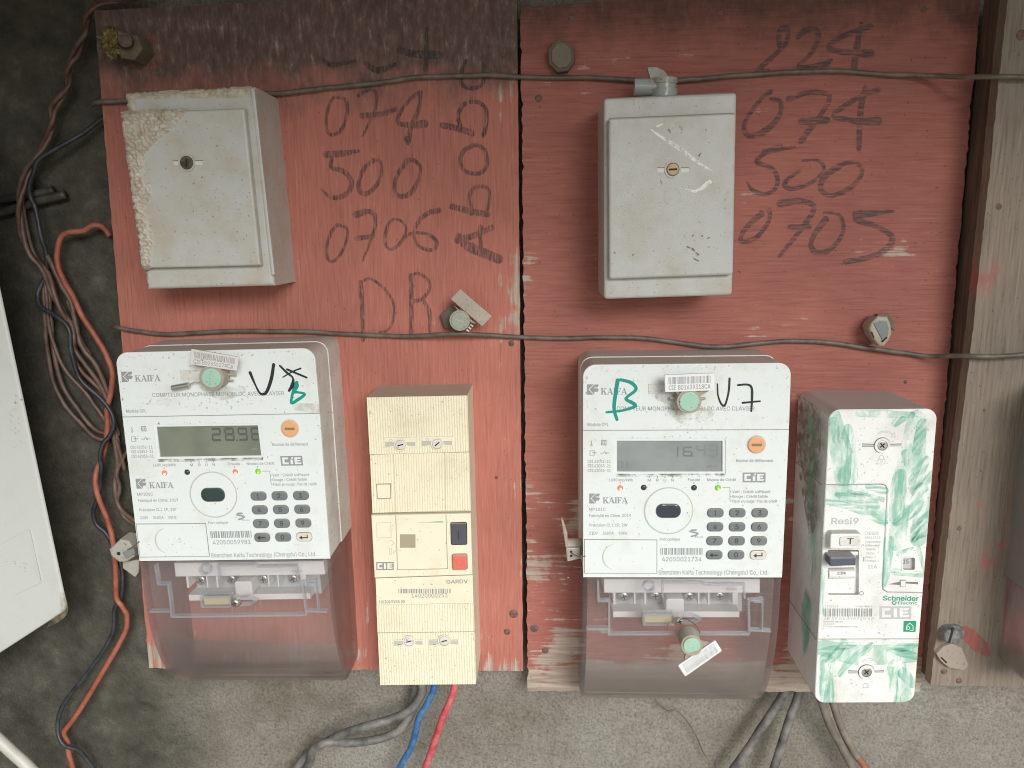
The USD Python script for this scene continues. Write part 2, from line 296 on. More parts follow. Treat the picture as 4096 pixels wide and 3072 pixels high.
# weathered wood: colour follows the grain, paint survives where it has not worn away
def wood(name, grain, paints, bare, wear, wear_ramp, extra=None, bump=0.5, rough=0.72):
    """grain: mapping scale; wear: list of (axis, from, to, amount) ramps added to the noise that decides where paint is gone."""
    n = {'g': ('geometry', {}), 's': ('separate_xyz', {}), 'mp': ('mapping', {'scale': grain}),
         'n1': ('noise_texture', {'scale': 1.0, 'detail': 8.0, 'roughness': 0.62, 'distortion': 0.3}), 'r1': ('rgb_ramp', {'ramp': paints}),
         'n4': ('noise_texture', {'scale': 11.0, 'detail': 4.0}), 'tn': ('map_range', {'from_min': 0.3, 'from_max': 0.7, 'to_min': 0.82, 'to_max': 1.14, 'clamp': True}),
         'tm': ('vector_math', {'math_type': 'scale'}),
         'mp2': ('mapping', {'scale': tuple(q * 0.42 for q in grain)}), 'n2': ('noise_texture', {'scale': 1.0, 'detail': 6.0, 'roughness': 0.6, 'distortion': 0.5}), 'r2': ('rgb_ramp', {'ramp': bare}),
         'n3': ('noise_texture', {'scale': 22.0, 'detail': 5.0, 'roughness': 0.6}), 'w0': ('math', {'math_type': 'multiply_add', 'value2': 0.55}),
         'wr': ('map_range', {'from_min': wear_ramp[0], 'from_max': wear_ramp[1], 'to_min': 0.0, 'to_max': 1.0, 'clamp': True}), 'x': ('mix', {}),
         'sp': ('noise_texture', {'scale': 420.0, 'detail': 2.0}), 'spm': ('map_range', {'from_min': 0.69, 'from_max': 0.73, 'to_min': 0.0, 'to_max': 0.55, 'clamp': True}), 'xs': ('mix', {'color2': (0.06, 0.045, 0.04)}),
         'b': ('bump', {'strength': bump, 'distance': 0.0012}), 'p': ('principled_bsdf', {'roughness': rough, 'specular_ior_level': 0.3})}
    l = [('g.position', 'mp.vector'), ('mp.vector', 'n1.vector'), ('n1.fac', 'r1.fac'), ('g.position', 'n4.vector'), ('n4.fac', 'tn.value'), ('r1.color', 'tm.vector1'), ('tn.result', 'tm.scale'),
         ('g.position', 'mp2.vector'), ('mp2.vector', 'n2.vector'), ('n2.fac', 'r2.fac'),
         ('g.position', 'n3.vector'), ('g.position', 's.vector'), ('n2.fac', 'w0.value1'), ('n3.fac', 'w0.value3'), ('wr.result', 'x.fac'), ('tm.vector', 'x.color1'), ('r2.color', 'x.color2'),
         ('g.position', 'sp.vector'), ('sp.fac', 'spm.value'), ('spm.result', 'xs.fac'), ('x.color', 'xs.color1'), ('n1.fac', 'b.height'), ('b.normal', 'p.normal')]
    last = 'w0.value'
    for k, (ax, a, b, amt) in enumerate(wear):
        n[f'wm{k}'] = ('map_range', {'from_min': a, 'from_max': b, 'to_min': 0.0, 'to_max': amt, 'clamp': True}); n[f'wa{k}'] = ('math', {'math_type': 'add'})
        l += [(f's.{ax}', f'wm{k}.value'), (last, f'wa{k}.value1'), (f'wm{k}.result', f'wa{k}.value2')]; last = f'wa{k}.value'
    l.append((last, 'wr.value'))
    col = 'xs.color'
    if extra:      # soot and mould along the top: (axis, from, to, softness noise, ramp colours)
        ax, a, b, cols, lim = extra
        n['em'] = ('map_range', {'from_min': a, 'from_max': b, 'to_min': 0.0, 'to_max': 1.0, 'clamp': True}); n['en'] = ('noise_texture', {'scale': 30.0, 'detail': 6.0, 'roughness': 0.65})
        n['ea'] = ('math', {'math_type': 'add'}); n['er'] = ('map_range', {'from_min': 0.80, 'from_max': 1.22, 'to_min': 0.0, 'to_max': lim, 'clamp': True})
        n['emp'] = ('mapping', {'scale': (200, 200, 80)}); n['ec'] = ('noise_texture', {'scale': 1.0, 'detail': 6.0, 'roughness': 0.7}); n['err'] = ('rgb_ramp', {'ramp': cols}); n['ex'] = ('mix', {})
        l += [(f's.{ax}', 'em.value'), ('g.position', 'en.vector'), ('em.result', 'ea.value1'), ('en.fac', 'ea.value2'), ('ea.value', 'er.value'), ('er.result', 'ex.fac'), ('g.position', 'emp.vector'), ('emp.vector', 'ec.vector'),
              ('ec.fac', 'err.fac'), (col, 'ex.color1'), ('err.color', 'ex.color2')]
        col = 'ex.color'
    l.append((col, 'p.base_color'))
    return mat(name, n, l)
RED = [(0.20, (0.315, 0.110, 0.082)), (0.45, (0.455, 0.164, 0.122)), (0.62, (0.495, 0.190, 0.145)), (0.80, (0.565, 0.30, 0.24))]
RED2 = [(0.20, (0.255, 0.090, 0.070)), (0.45, (0.375, 0.133, 0.104)), (0.64, (0.415, 0.158, 0.126)), (0.82, (0.50, 0.265, 0.22))]
BARE = [(0.25, (0.17, 0.125, 0.095)), (0.45, (0.38, 0.30, 0.24)), (0.65, (0.52, 0.43, 0.36))]
zp = lambda py, px=1200: P(px, py, 0)[2]
xp = lambda px, py=2000: P(px, py, 0)[0]
wood('red_ply_upright', (620, 300, 34), RED, BARE, [('z', zp(2500), zp(2700), 0.20), ('x', xp(1930), xp(2090), 0.11), ('z', zp(1700), zp(2400), 0.05)], (0.97, 1.03),
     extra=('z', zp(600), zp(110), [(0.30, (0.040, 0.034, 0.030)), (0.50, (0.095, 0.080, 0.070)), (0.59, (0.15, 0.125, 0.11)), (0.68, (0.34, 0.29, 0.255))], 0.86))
wood('red_ply_level', (36, 300, 620), RED2, BARE, [('z', zp(1650), zp(2400), 0.11), ('x', xp(2560), xp(2200), 0.06), ('z', zp(2560), zp(2740), 0.22)], (0.97, 1.03),
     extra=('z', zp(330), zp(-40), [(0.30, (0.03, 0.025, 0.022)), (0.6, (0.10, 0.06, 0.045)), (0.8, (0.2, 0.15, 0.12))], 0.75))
wood('grey_plank', (560, 300, 30), [(0.22, (0.12, 0.090, 0.066)), (0.42, (0.22, 0.178, 0.138)), (0.62, (0.265, 0.222, 0.176)), (0.82, (0.34, 0.29, 0.238))],
     [(0.3, (0.30, 0.12, 0.10)), (0.7, (0.40, 0.17, 0.14))], [('z', zp(900), zp(2500), 0.02)], (0.93, 1.02), bump=0.8)
wood('gap_shade_wood', (420, 300, 20), [(0.3, (0.075, 0.050, 0.037)), (0.6, (0.16, 0.11, 0.078)), (0.8, (0.22, 0.155, 0.11))], [(0.3, (0.05, 0.03, 0.02)), (0.7, (0.12, 0.08, 0.05))], [], (0.95, 1.1))  # dark tone puts the shade of the gap into the colour
wood('ply_edge', (300, 40, 30), [(0.3, (0.10, 0.06, 0.04)), (0.6, (0.20, 0.13, 0.09)), (0.8, (0.28, 0.19, 0.13))], [(0.3, (0.1, 0.06, 0.04)), (0.7, (0.2, 0.13, 0.09))], [], (0.95, 1.1))
# concrete with dark mould growing from the left
def concrete(name):
    n = {'g': ('geometry', {}), 's': ('separate_xyz', {}), 'n1': ('noise_texture', {'scale': 12.0, 'detail': 9.0, 'roughness': 0.72}), 'r1': ('rgb_ramp', {'ramp': [(0.30, (0.175, 0.150, 0.115)), (0.46, (0.245, 0.222, 0.185)), (0.64, (0.30, 0.283, 0.25))]}),
         'n2': ('noise_texture', {'scale': 420.0, 'detail': 4.0, 'roughness': 0.7}), 'r2': ('rgb_ramp', {'ramp': [(0.3, (0.6, 0.6, 0.58)), (0.5, (1.0, 1.0, 1.0)), (0.72, (1.28, 1.27, 1.25))]}), 'x1': ('mix', {'mix_type': 'multiply', 'fac': 1.0}),
         'n3': ('noise_texture', {'scale': 9.0, 'detail': 6.0, 'roughness': 0.62, 'distortion': 0.4}), 'mx': ('map_range', {'from_min': xp(1100), 'from_max': xp(300), 'to_min': 0.0, 'to_max': 0.62, 'clamp': True}), 'a': ('math', {'math_type': 'add'}),
         'mr': ('map_range', {'from_min': 0.62, 'from_max': 0.98, 'to_min': 0.0, 'to_max': 0.94, 'clamp': True}),
         'n4': ('noise_texture', {'scale': 45.0, 'detail': 6.0, 'roughness': 0.7}), 'r4': ('rgb_ramp', {'ramp': [(0.3, (0.035, 0.036, 0.028)), (0.55, (0.085, 0.080, 0.062)), (0.75, (0.15, 0.142, 0.115))]}), 'x2': ('mix', {}),
         'b': ('bump', {'strength': 0.9, 'distance': 0.0018}), 'p': ('principled_bsdf', {'roughness': 0.9, 'specular_ior_level': 0.2})}
    l = [('g.position', 'n1.vector'), ('n1.fac', 'r1.fac'), ('g.position', 'n2.vector'), ('n2.fac', 'r2.fac'), ('r1.color', 'x1.color1'), ('r2.color', 'x1.color2'), ('g.position', 's.vector'), ('g.position', 'n3.vector'), ('s.x', 'mx.value'),
         ('mx.result', 'a.value1'), ('n3.fac', 'a.value2'), ('a.value', 'mr.value'), ('mr.result', 'x2.fac'), ('g.position', 'n4.vector'), ('n4.fac', 'r4.fac'), ('x1.color', 'x2.color1'), ('r4.color', 'x2.color2'), ('x2.color', 'p.base_color'), ('n2.fac', 'b.height'), ('b.normal', 'p.normal')]
    mat(name, n, l)
concrete('mouldy_concrete')
mat('ground_look', {'g': ('geometry', {}), 'n': ('noise_texture', {'scale': 3.0, 'detail': 6.0}), 'r': ('rgb_ramp', {'ramp': [(0.3, (0.30, 0.26, 0.21)), (0.7, (0.40, 0.36, 0.30))]}), 'p': ('principled_bsdf', {'roughness': 0.95})},
    [('g.position', 'n.vector'), ('n.fac', 'r.fac'), ('r.color', 'p.base_color')])
plain('eave_blocker_look', (0.34, 0.32, 0.29), 0.9); plain('side_blocker_look', (0.10, 0.09, 0.075), 0.9)  # for the two added blockers: pale underside bounces light, dark side absorbs it
def sheath(name, c0, c1, rough=0.5, scale=90.0):
    mat(name, {'g': ('geometry', {}), 'n': ('noise_texture', {'scale': scale, 'detail': 5.0, 'roughness': 0.65}), 'r': ('rgb_ramp', {'ramp': [(0.35, c0), (0.68, c1)]}), 'b': ('bump', {'strength': 0.25, 'distance': 0.0005}), 'p': ('principled_bsdf', {'roughness': rough})},
        [('g.position', 'n.vector'), ('n.fac', 'r.fac'), ('r.color', 'p.base_color'), ('n.fac', 'b.height'), ('b.normal', 'p.normal')])
sheath('wire_drab', (0.095, 0.078, 0.060), (0.20, 0.17, 0.135)); sheath('cable_brown', (0.085, 0.052, 0.040), (0.20, 0.13, 0.10)); sheath('cable_rust', (0.095, 0.046, 0.032), (0.20, 0.105, 0.075)); sheath('copper', (0.24, 0.09, 0.05), (0.38, 0.17, 0.11))
sheath('cable_black', (0.018, 0.020, 0.026), (0.06, 0.065, 0.075), 0.45); sheath('cable_orange', (0.30, 0.072, 0.040), (0.44, 0.155, 0.095), 0.55)
sheath('cable_grey', (0.075, 0.075, 0.078), (0.27, 0.25, 0.22), 0.6, 60); sheath('cable_blue', (0.02, 0.105, 0.30), (0.10, 0.24, 0.42), 0.5, 130); sheath('cable_red', (0.55, 0.045, 0.06), (0.66, 0.20, 0.19), 0.5, 130)
sheath('cable_dust', (0.14, 0.115, 0.09), (0.28, 0.235, 0.19), 0.7, 70); sheath('thread', (0.10, 0.075, 0.05), (0.22, 0.17, 0.12)); sheath('white_pipe', (0.52, 0.50, 0.43), (0.66, 0.64, 0.57), 0.45, 30)
[sheath(*q) for q in sheath_later]; sheath('foil', (0.05, 0.04, 0.012), (0.30, 0.23, 0.07), 0.35, 260); sheath('rusty_steel', (0.045, 0.032, 0.024), (0.16, 0.115, 0.085), 0.7, 300); sheath('nail_head', (0.10, 0.055, 0.045), (0.22, 0.13, 0.11), 0.7, 500); sheath('weathered_steel', (0.09, 0.095, 0.095), (0.26, 0.26, 0.25), 0.5, 300)

# ------------------------------------------------------------------ the setting, and two added light blockers out of view
WALL_Y = 0.024
xs = np.unique(np.concatenate([np.linspace(-2.5, -0.6, 12), np.linspace(-0.6, 0.6, 260), np.linspace(0.6, 2.5, 12)]))
zs = np.unique(np.concatenate([np.linspace(-1.25, -0.5, 8), np.linspace(-0.5, 0.3, 180), np.linspace(0.3, 0.7, 5)]))
def wall_y(X, Z):
    q = np.stack([X, Z, 0 * X], -1); return WALL_Y + 0.004 * (meshkit.fbm(q * 14, 5, 3) - 0.5) + 0.0012 * (meshkit.noise(q * 160, 9) - 0.5)
obj('concrete_wall', grid_mesh(xs, zs, wall_y), 'mouldy_concrete', smooth=True, kind='structure')
obj('ground', trimesh.Trimesh([[-40, -60, -1.25], [40, -60, -1.25], [40, 0.03, -1.25], [-40, 0.03, -1.25]], [[0, 1, 2], [0, 2, 3]], process=False), 'ground_look', smooth=False, kind='structure')
obj('added_eave_blocker', trimesh.creation.box(bounds=[[-2.6, -0.76, 0.31], [2.6, 0.03, 0.35]]), 'eave_blocker_look', smooth=False, kind='structure')  # unseen slab, added to shade the upper part of the boards
obj('added_side_blocker', trimesh.creation.box(bounds=[[-0.62, -0.60, -1.25], [-0.52, 0.02, 0.31]]), 'side_blocker_look', smooth=False, kind='structure')  # unseen block, added to hold back light from the left

# ------------------------------------------------------------------ boards
def jag(pts, y, amp, seed, step=0.006):
    """Outline with a sawn, splintered edge; amp per side."""
    r = np.random.default_rng(seed); q = [np.array(P2(a, b, y)) for a, b in pts]; out = []
    for i in range(len(q)):
        a, b = q[i], q[(i + 1) % len(q)]; L = np.linalg.norm(b - a); k = max(2, int(L / step)); nrm = np.array([b[1] - a[1], a[0] - b[0]]) / L
        for t in np.arange(k) / k:
            out.append(a + (b - a) * t + nrm * (r.normal(0, amp[i]) if 0 < t else 0))
    return Polygon(out).buffer(0)
def nails(parent, pts, y, mname='nail_head'):
    for px, py, r in pts:
        c = P(px, py, y); k = 0.00018 * r
        m = trimesh.creation.icosphere(2, 1.0); m.vertices = m.vertices * [k, 0.0009, k] + c + [0, 0.0002, 0]
        obj('nail', m, mname, parent, smooth=True)
def writing(parent, name, strokes, ox, oy, s, matname, y=-0.0002):
    gs = [stroke([(ox + a * s, oy + b * s) for a, b in pts], [q * s * 1.15 for q in w], y) for pts, w in strokes]
    obj(name, ext(unary_union(gs), y, y - 0.0001), matname, parent, smooth=False)

B1 = thing('meter_board', 'left red plywood board, sooty along its top, with ABOBO written upwards', 'board', P(1200, 2680, 0.0), 'red boards carrying the meters')
obj('panel', ext(jag([(377, 42), (2068, -40), (2092, 2684), (596, 2672)], 0.0, (0.0002, 0.00015, 0.0003, 0.0002), 1), 0.015, 0.0), 'red_ply_upright', B1, smooth=False)
nails(B1, [(2012, 208, 14), (1628, 556, 12), (2045, 1373, 13), (2054, 2455, 20), (2028, 2527, 15), (2260 - 300, 135, 12), (1985, 1910, 7)], 0.0)
O2, S2, O7, S7 = (1150, 0), 0.5877, (1200, 550), 0.5123
writing(B1, 'faded_number', [([(245, 405), (290, 440), (380, 432), (465, 412)], [22, 26, 12]), ([(530, 432), (600, 478), (660, 468), (738, 438)], [24, 40, 18]), ([(765, 340), (850, 365), (1032, 376)], [36, 44]), ([(948, 195), (944, 330), (940, 475)], [16, 28])], *O2, S2, 'faint_marker')
writing(B1, 'handwritten_number', [([(372, 668), (310, 668), (272, 760), (265, 872), (300, 918), (362, 888), (400, 800), (405, 700), (360, 655)], [16, 20, 18]), ([(480, 652), (560, 612), (608, 645), (588, 765), (510, 925)], [18, 20, 14]), ([(505, 788), (640, 775), (742, 742)], [32, 24]),
        ([(908, 628), (860, 655), (795, 725), (752, 800), (765, 842), (850, 852), (932, 842)], [24, 20, 24, 46]), ([(905, 628), (895, 740), (845, 850), (820, 965)], [20, 26, 34])], *O2, S2, 'worn_marker_upright')
writing(B1, 'handwritten_number', [([(262, 1052), (370, 1045), (482, 1028)], [40, 36, 18]), ([(305, 1072), (298, 1138), (380, 1165), (435, 1230), (420, 1300), (360, 1340), (290, 1340), (228, 1285)], [16, 28, 26, 30, 8]),
        ([(590, 1095), (530, 1135), (487, 1230), (490, 1300), (540, 1318), (600, 1268), (640, 1180), (632, 1100), (580, 1088)], [22, 24, 30, 18, 20]), ([(820, 1092), (752, 1182), (727, 1282), (762, 1335), (832, 1318), (890, 1230), (908, 1145), (862, 1092), (812, 1095)], [30, 20, 30, 18, 30])], *O2, S2, 'worn_marker_upright')
writing(B1, 'handwritten_number', [([(292, 682), (242, 742), (207, 862), (218, 950), (268, 962), (330, 890), (368, 780), (362, 710), (300, 684)], [24, 20, 22, 16, 24]), ([(438, 602), (520, 577), (580, 602), (590, 680), (560, 780), (490, 962)], [46, 34, 26, 20, 14]), ([(445, 788), (572, 770)], [36, 28]),
        ([(682, 690), (662, 790), (682, 858), (730, 868), (800, 800), (828, 720), (790, 652), (722, 642), (675, 700)], [26, 18, 24, 16, 18]), ([(1088, 568), (1000, 590), (922, 660), (890, 760), (920, 840), (1000, 878), (1058, 865), (1060, 802), (990, 752), (882, 746), (832, 770)], [36, 28, 18, 24, 26, 20, 22])], *O7, S7, 'worn_marker_upright')
writing(B1, 'handwritten_letters', [([(472, 1132), (484, 1300), (492, 1585)], [32, 28, 22]), ([(502, 1112), (560, 1107), (660, 1182), (728, 1290), (733, 1400), (690, 1500), (620, 1520)], [20, 18, 18]), ([(870, 1082), (870, 1250), (872, 1532)], [40, 34, 30]),
        ([(872, 1080), (920, 1060), (1000, 1112), (1008, 1190), (950, 1262), (870, 1282)], [18, 20, 22, 30]), ([(968, 1280), (1008, 1360), (1016, 1512)], [24, 30, 22])], *O7, S7, 'worn_marker_upright')
writing(B1, 'handwritten_name', [([(1242, 772), (1300, 842), (1430, 900), (1552, 950)], [44, 66, 60]), ([(1232, 800), (1370, 762), (1502, 702)], [50, 40, 36]), ([(1412, 700), (1412, 850)], [32, 28]), ([(1190, 540), (1330, 575), (1462, 600)], [40, 40]),
        ([(1340, 592), (1328, 440), (1390, 382), (1468, 400), (1480, 480), (1464, 560)], [30, 24, 22, 26]), ([(1350, 62), (1272, 112), (1252, 200), (1300, 268), (1400, 280), (1458, 220), (1448, 112), (1400, 66), (1345, 62)], [30, 26, 26, 24])], *O7, S7, 'worn_marker_upright')
writing(B1, 'handwritten_name', [([(1055, 852), (1160, 875), (1262, 908)], [34, 34]), ([(1182, 872), (1160, 790), (1202, 710), (1280, 692), (1350, 742), (1350, 860), (1336, 920)], [24, 22, 24]), ([(1212, 412), (1182, 500), (1192, 580), (1272, 600), (1330, 560), (1334, 440)], [20, 24, 20])], *O2, S2, 'faint_marker')

B2 = thing('meter_board', 'right red plywood board with level grain, bare wood along its bottom', 'board', P(2900, 2760, 0.0), 'red boards carrying the meters')
obj('panel', ext(jag([(2083, 32), (2250, 18), (2900, -40), (3925, -60), (3678, 2766), (2112, 2763)], 0.0, (0.0002, 0.0002, 0.0002, 0.00045, 0.0004, 0.0004), 2, 0.0035), 0.015, -0.0005), 'red_ply_level', B2, smooth=False)
nails(B2, [(2287, 72, 15), (2880, 53, 14), (2155, 394, 15), (3695, 38, 12), (2137, 2513, 19), (2181, 2602, 15), (3622, 1528, 8)], -0.0005)
O8, S8 = (2850, 50), 0.6329
writing(B2, 'handwritten_number', [([(422, 205), (420, 125), (460, 97), (480, 132), (460, 200), (400, 262), (302, 350), (288, 374), (350, 368)], [26, 30, 22, 24, 30, 20]), ([(542, 152), (590, 112), (650, 112), (670, 162), (620, 262), (545, 340), (640, 345), (720, 320), (750, 302)], [28, 34, 24, 22, 36, 18]),
        ([(996, 88), (920, 112), (800, 162), (736, 212), (770, 240), (900, 258), (998, 260)], [30, 26, 24, 30, 42]), ([(940, 72), (916, 200), (892, 362)], [18, 32, 34])], *O8, S8, 'worn_marker_level', -0.0007)
writing(B2, 'handwritten_number', [([(366, 503), (318, 535), (250, 620), (202, 702), (212, 768), (280, 774), (370, 720), (430, 632), (428, 562), (370, 547)], [26, 20, 22, 34, 22, 18]), ([(485, 546), (600, 505), (720, 512), (738, 552), (680, 652), (560, 810)], [34, 26, 24, 24, 32]), ([(562, 690), (722, 680)], [36, 34]),
        ([(1045, 490), (970, 512), (850, 582), (770, 642), (800, 668), (930, 688), (1046, 688)], [30, 26, 24, 28, 44]), ([(966, 478), (936, 620), (926, 862)], [24, 32, 24])], *O8, S8, 'worn_marker_level', -0.0007)
writing(B2, 'handwritten_number', [([(430, 840), (340, 882), (280, 942), (368, 980), (410, 1040), (400, 1110), (330, 1150), (250, 1120), (220, 1072)], [20, 24, 22, 22, 24, 10]), ([(330, 882), (430, 865), (520, 850)], [30, 12]),
        ([(550, 1000), (480, 1052), (456, 1092), (500, 1114), (600, 1088), (690, 1020), (700, 962), (650, 932), (570, 936)], [18, 26, 20, 18, 12]), ([(802, 968), (720, 1030), (682, 1092), (702, 1140), (770, 1154), (870, 1110), (938, 1032), (938, 972), (870, 947), (780, 978), (700, 1042)], [34, 28, 24, 26, 20, 22, 28])], *O8, S8, 'worn_marker_level', -0.0007)
writing(B2, 'handwritten_number', [([(310, 1272), (232, 1340), (178, 1420), (202, 1450), (280, 1420), (350, 1330), (364, 1272), (352, 1247)], [34, 24, 28, 20, 26]), ([(432, 1207), (540, 1192), (630, 1212), (634, 1262), (560, 1370), (424, 1540)], [42, 30, 26, 30, 18]), ([(492, 1357), (612, 1355)], [30, 26]),
        ([(716, 1308), (652, 1390), (622, 1470), (660, 1518), (740, 1500), (810, 1420), (828, 1332), (790, 1274), (702, 1266)], [36, 24, 32, 22, 18, 12]), ([(932, 1276), (1040, 1266), (1142, 1256)], [44, 30, 14]), ([(902, 1268), (914, 1312), (1010, 1342), (1110, 1392), (1138, 1440), (1080, 1508), (980, 1550), (842, 1576)], [26, 30, 26, 34, 28, 30])], *O8, S8, 'worn_marker_level', -0.0007)

# third board, grey and bare, standing nearer; its foot lies closer to the wall
def plank_y(py): return np.interp(py, [0, 2745], [-0.033, -0.021])
def shear_plank(m, y_ref):
    v, f, _ = meshkit.arrays(m); z0, z1 = P(3900, 0, -0.033)[2], P(3750, 2745, -0.021)[2]
    v = v.copy(); v[:, 1] += np.interp(v[:, 2], [z1, z0], [-0.021, -0.033]) - y_ref
    return trimesh.Trimesh(v, f, process=False)
B3 = thing('weathered_board', 'bare grey weathered board at the right edge, rusty screw near its foot', 'board', P(3900, 2745, -0.021))
pts = [(4036, -60), (3888, 1340), (3795, 2100), (3722, 2742)]
poly = [P2(a, b, plank_y(b)) for a, b in pts]
xr, ztop, zbot = poly[0][0] + 0.26, poly[0][1], poly[-1][1]
outl = Polygon(poly + [(xr, zbot), (xr, ztop)])
rj = np.random.default_rng(5)
dense = []
for a, b in zip(list(outl.exterior.coords)[:-1], list(outl.exterior.coords)[1:]):
    a, b = np.array(a), np.array(b); k = max(2, int(np.linalg.norm(b - a) / 0.004))
    dense += [a + (b - a) * t + rj.normal(0, 0.0002, 2) for t in np.arange(k) / k]
obj('panel', shear_plank(ext(Polygon(dense), 0.010, 0.0), 0.0), 'grey_plank', B3, smooth=False)
bt = Polygon([(x + 0.0022, z) for x, z in poly] + [(xr - 0.01, zbot + 0.004), (xr - 0.01, ztop)])
obj('gap_shade_batten', shear_plank(ext(bt, 0.034, 0.0102), 0.0), 'gap_shade_wood', B3, smooth=False)  # strip behind the plank, coloured dark for the shaded gap there
for px, py, r in [(4085, 140, 18), (3994, 826, 14), (3836, 2112, 13), (3776, 2685, 14), (3836, 2722, 14), (3936, 1640, 9)]:
    nails(B3, [(px, py, r)], plank_y(py))

# ------------------------------------------------------------------ logos
def emblem_poly():
    sq = sbox(0, 0, 0.62, 1).union(Polygon([(0.55, 0.98), (1, 0.98), (0.9, 0.72), (0.86, 0.62), (1.0, 0.55), (0.9, 0.30), (0.62, 0.28), (0.62, 0)]))
    cut = LineString([(0.66, 1.02), (0.16, 0.52), (0.62, -0.02)]).buffer(0.035, cap_style=2, join_style=2)
    notch = sbox(0.60, 0.62, 1.0, 0.70)
    return sq.difference(cut).difference(notch)
def serif(ch):
    b = lambda x0, z0, x1, z1: sbox(x0, z0, x1, z1)
    s = lambda x, z, w=0.22: b(x - w, z, x + w, z + 0.07)
    if ch == 'K': return unary_union([b(.12, 0, .34, 1), s(.23, 0), s(.23, .93), Polygon([(.34, .42), (.78, .96), (.90, .96), (.34, .30)]), Polygon([(.42, .56), (.70, .04), (.98, .04), (.56, .66)]), s(.82, 0), s(.82, .93, .18)]), 1.06
    if ch == 'A': return unary_union([Polygon([(.06, .03), (.46, 1), (.54, 1), (.14, .03)]), Polygon([(.40, 1), (.56, 1), (.94, .03), (.68, .03)]), b(.25, .30, .72, .38), s(.10, 0, .15), s(.82, 0, .20)]), 1.0
    if ch == 'I': return unary_union([b(.14, 0, .36, 1), s(.25, 0), s(.25, .93)]), 0.48
    return unary_union([b(.12, 0, .34, 1), s(.23, 0), b(.02, .93, .80, 1), b(.72, .74, .80, 1), b(.34, .47, .62, .55), b(.56, .38, .63, .64)]), 0.84
def wordmark_poly():
    gs, x = [], 0
    for ch in 'KAIFA':
        g, w = serif(ch); gs.append(affinity.translate(g, x, 0)); x += w
    return affinity.scale(unary_union(gs), 1 / x, 1, origin=(0, 0))
def utility_poly(dot=True):
    C = Polygon([(.07, .14), (.07, .86), (.36, .86), (.34, .66), (.18, .66), (.18, .34), (.36, .34), (.36, .14)])
    I = Polygon([(.44, .14), (.44, .62 if dot else .86), (.56, .62 if dot else .86), (.56, .14)])
    if dot: I = I.union(Polygon([(.46, .70), (.54, .92), (.60, .92), (.56, .70)]))
    E = Polygon([(.63, .14), (.63, .86), (.95, .86), (.90, .68), (.75, .68), (.75, .58), (.92, .58), (.88, .42), (.75, .42), (.75, .32), (.96, .32), (.91, .14)])
    return sbox(0, 0, 1, 1).difference(unary_union([C, I, E]))
SEG = {'0': 'abcdef', '1': 'bc', '2': 'abged', '3': 'abgcd', '4': 'fgbc', '5': 'afgcd', '6': 'afgedc', '7': 'abc', '8': 'abcdefg', '9': 'abcdfg'}
def seven(ch):
    t = 0.15; s = {'a': ((.08, .93), (.92, .93)), 'b': ((.93, .92), (.93, .55)), 'c': ((.93, .45), (.93, .08)), 'd': ((.08, .07), (.92, .07)), 'e': ((.07, .45), (.07, .08)), 'f': ((.07, .92), (.07, .55)), 'g': ((.1, .5), (.9, .5))}
    return unary_union([LineString(s[k]).buffer(t / 2, cap_style=2) for k in SEG[ch]])
EMBLEM, WORD, UTIL, UTIL_B = emblem_poly(), wordmark_poly(), utility_poly(), utility_poly(False)
def ring_px(px, py, r, w, y, n=64): return disc(px, py, r + w / 2, y, n).difference(disc(px, py, r - w / 2, y, n))
def lines_px(pts, w, y): k = np.linalg.norm(P(2000, 1500, y) - P(2001, 1500, y)); return LineString([P2(a, b, y) for a, b in pts]).buffer(k * w / 2, cap_style=2, join_style=2)
def cross_screw(parent, name, px, py, r, y, h=0.0018, m='screw_steel', kind='cross', ang=0.3):
    d = disc(px, py, r, y); base = bev(d, y + 0.001, y - h, h * 0.6, 3)
    s = obj(name, base, m, parent, smooth=40)
    c = np.array(P2(px, py, y)); rr = 0.000165 * r
    bars = [affinity.rotate(sbox(c[0] - rr * .62, c[1] - rr * .13, c[0] + rr * .62, c[1] + rr * .13), math.degrees(ang) + a, origin=tuple(c)) for a in ((0, 90) if kind == 'cross' else (0,))]
    obj('slot', ext(unary_union(bars), y - h + 0.0006, y - h - 0.00006), 'screw_dark', s, smooth=False)
    return s

# ------------------------------------------------------------------ the meters (drawn once, on the right-hand one's place)
FY = -0.064                      # front face
T2 = 0.0006
def fit(src, dst):
    """Turn, scale and shift in (x, z) that lays src on dst (least squares)."""
    a, b = np.asarray(src), np.asarray(dst); ca, cb = a.mean(0), b.mean(0); za = (a - ca) @ [1, 1j]; zb = (b - cb) @ [1, 1j]
    k = (np.conj(za) @ zb) / (np.conj(za) @ za)
    def f(v):
        w = k * ((v[:, [0, 2]] - ca) @ [1, 1j]) + (cb @ [1, 1j])
        return np.stack([w.real, v[:, 1], w.imag], 1)
    return f
M2C = [(2332, 1478), (3163, 1472), (3156, 1718), (2332, 1721), (3128, 2311), (2332, 2309)]
M1C = [(463, 1425), (1261, 1410), (1275, 1654), (489, 1674), (1319, 2235), (557, 2244)]
fit1 = fit([P2(a, b, FY) for a, b in M2C], [P2(a, b, FY) for a, b in M1C])
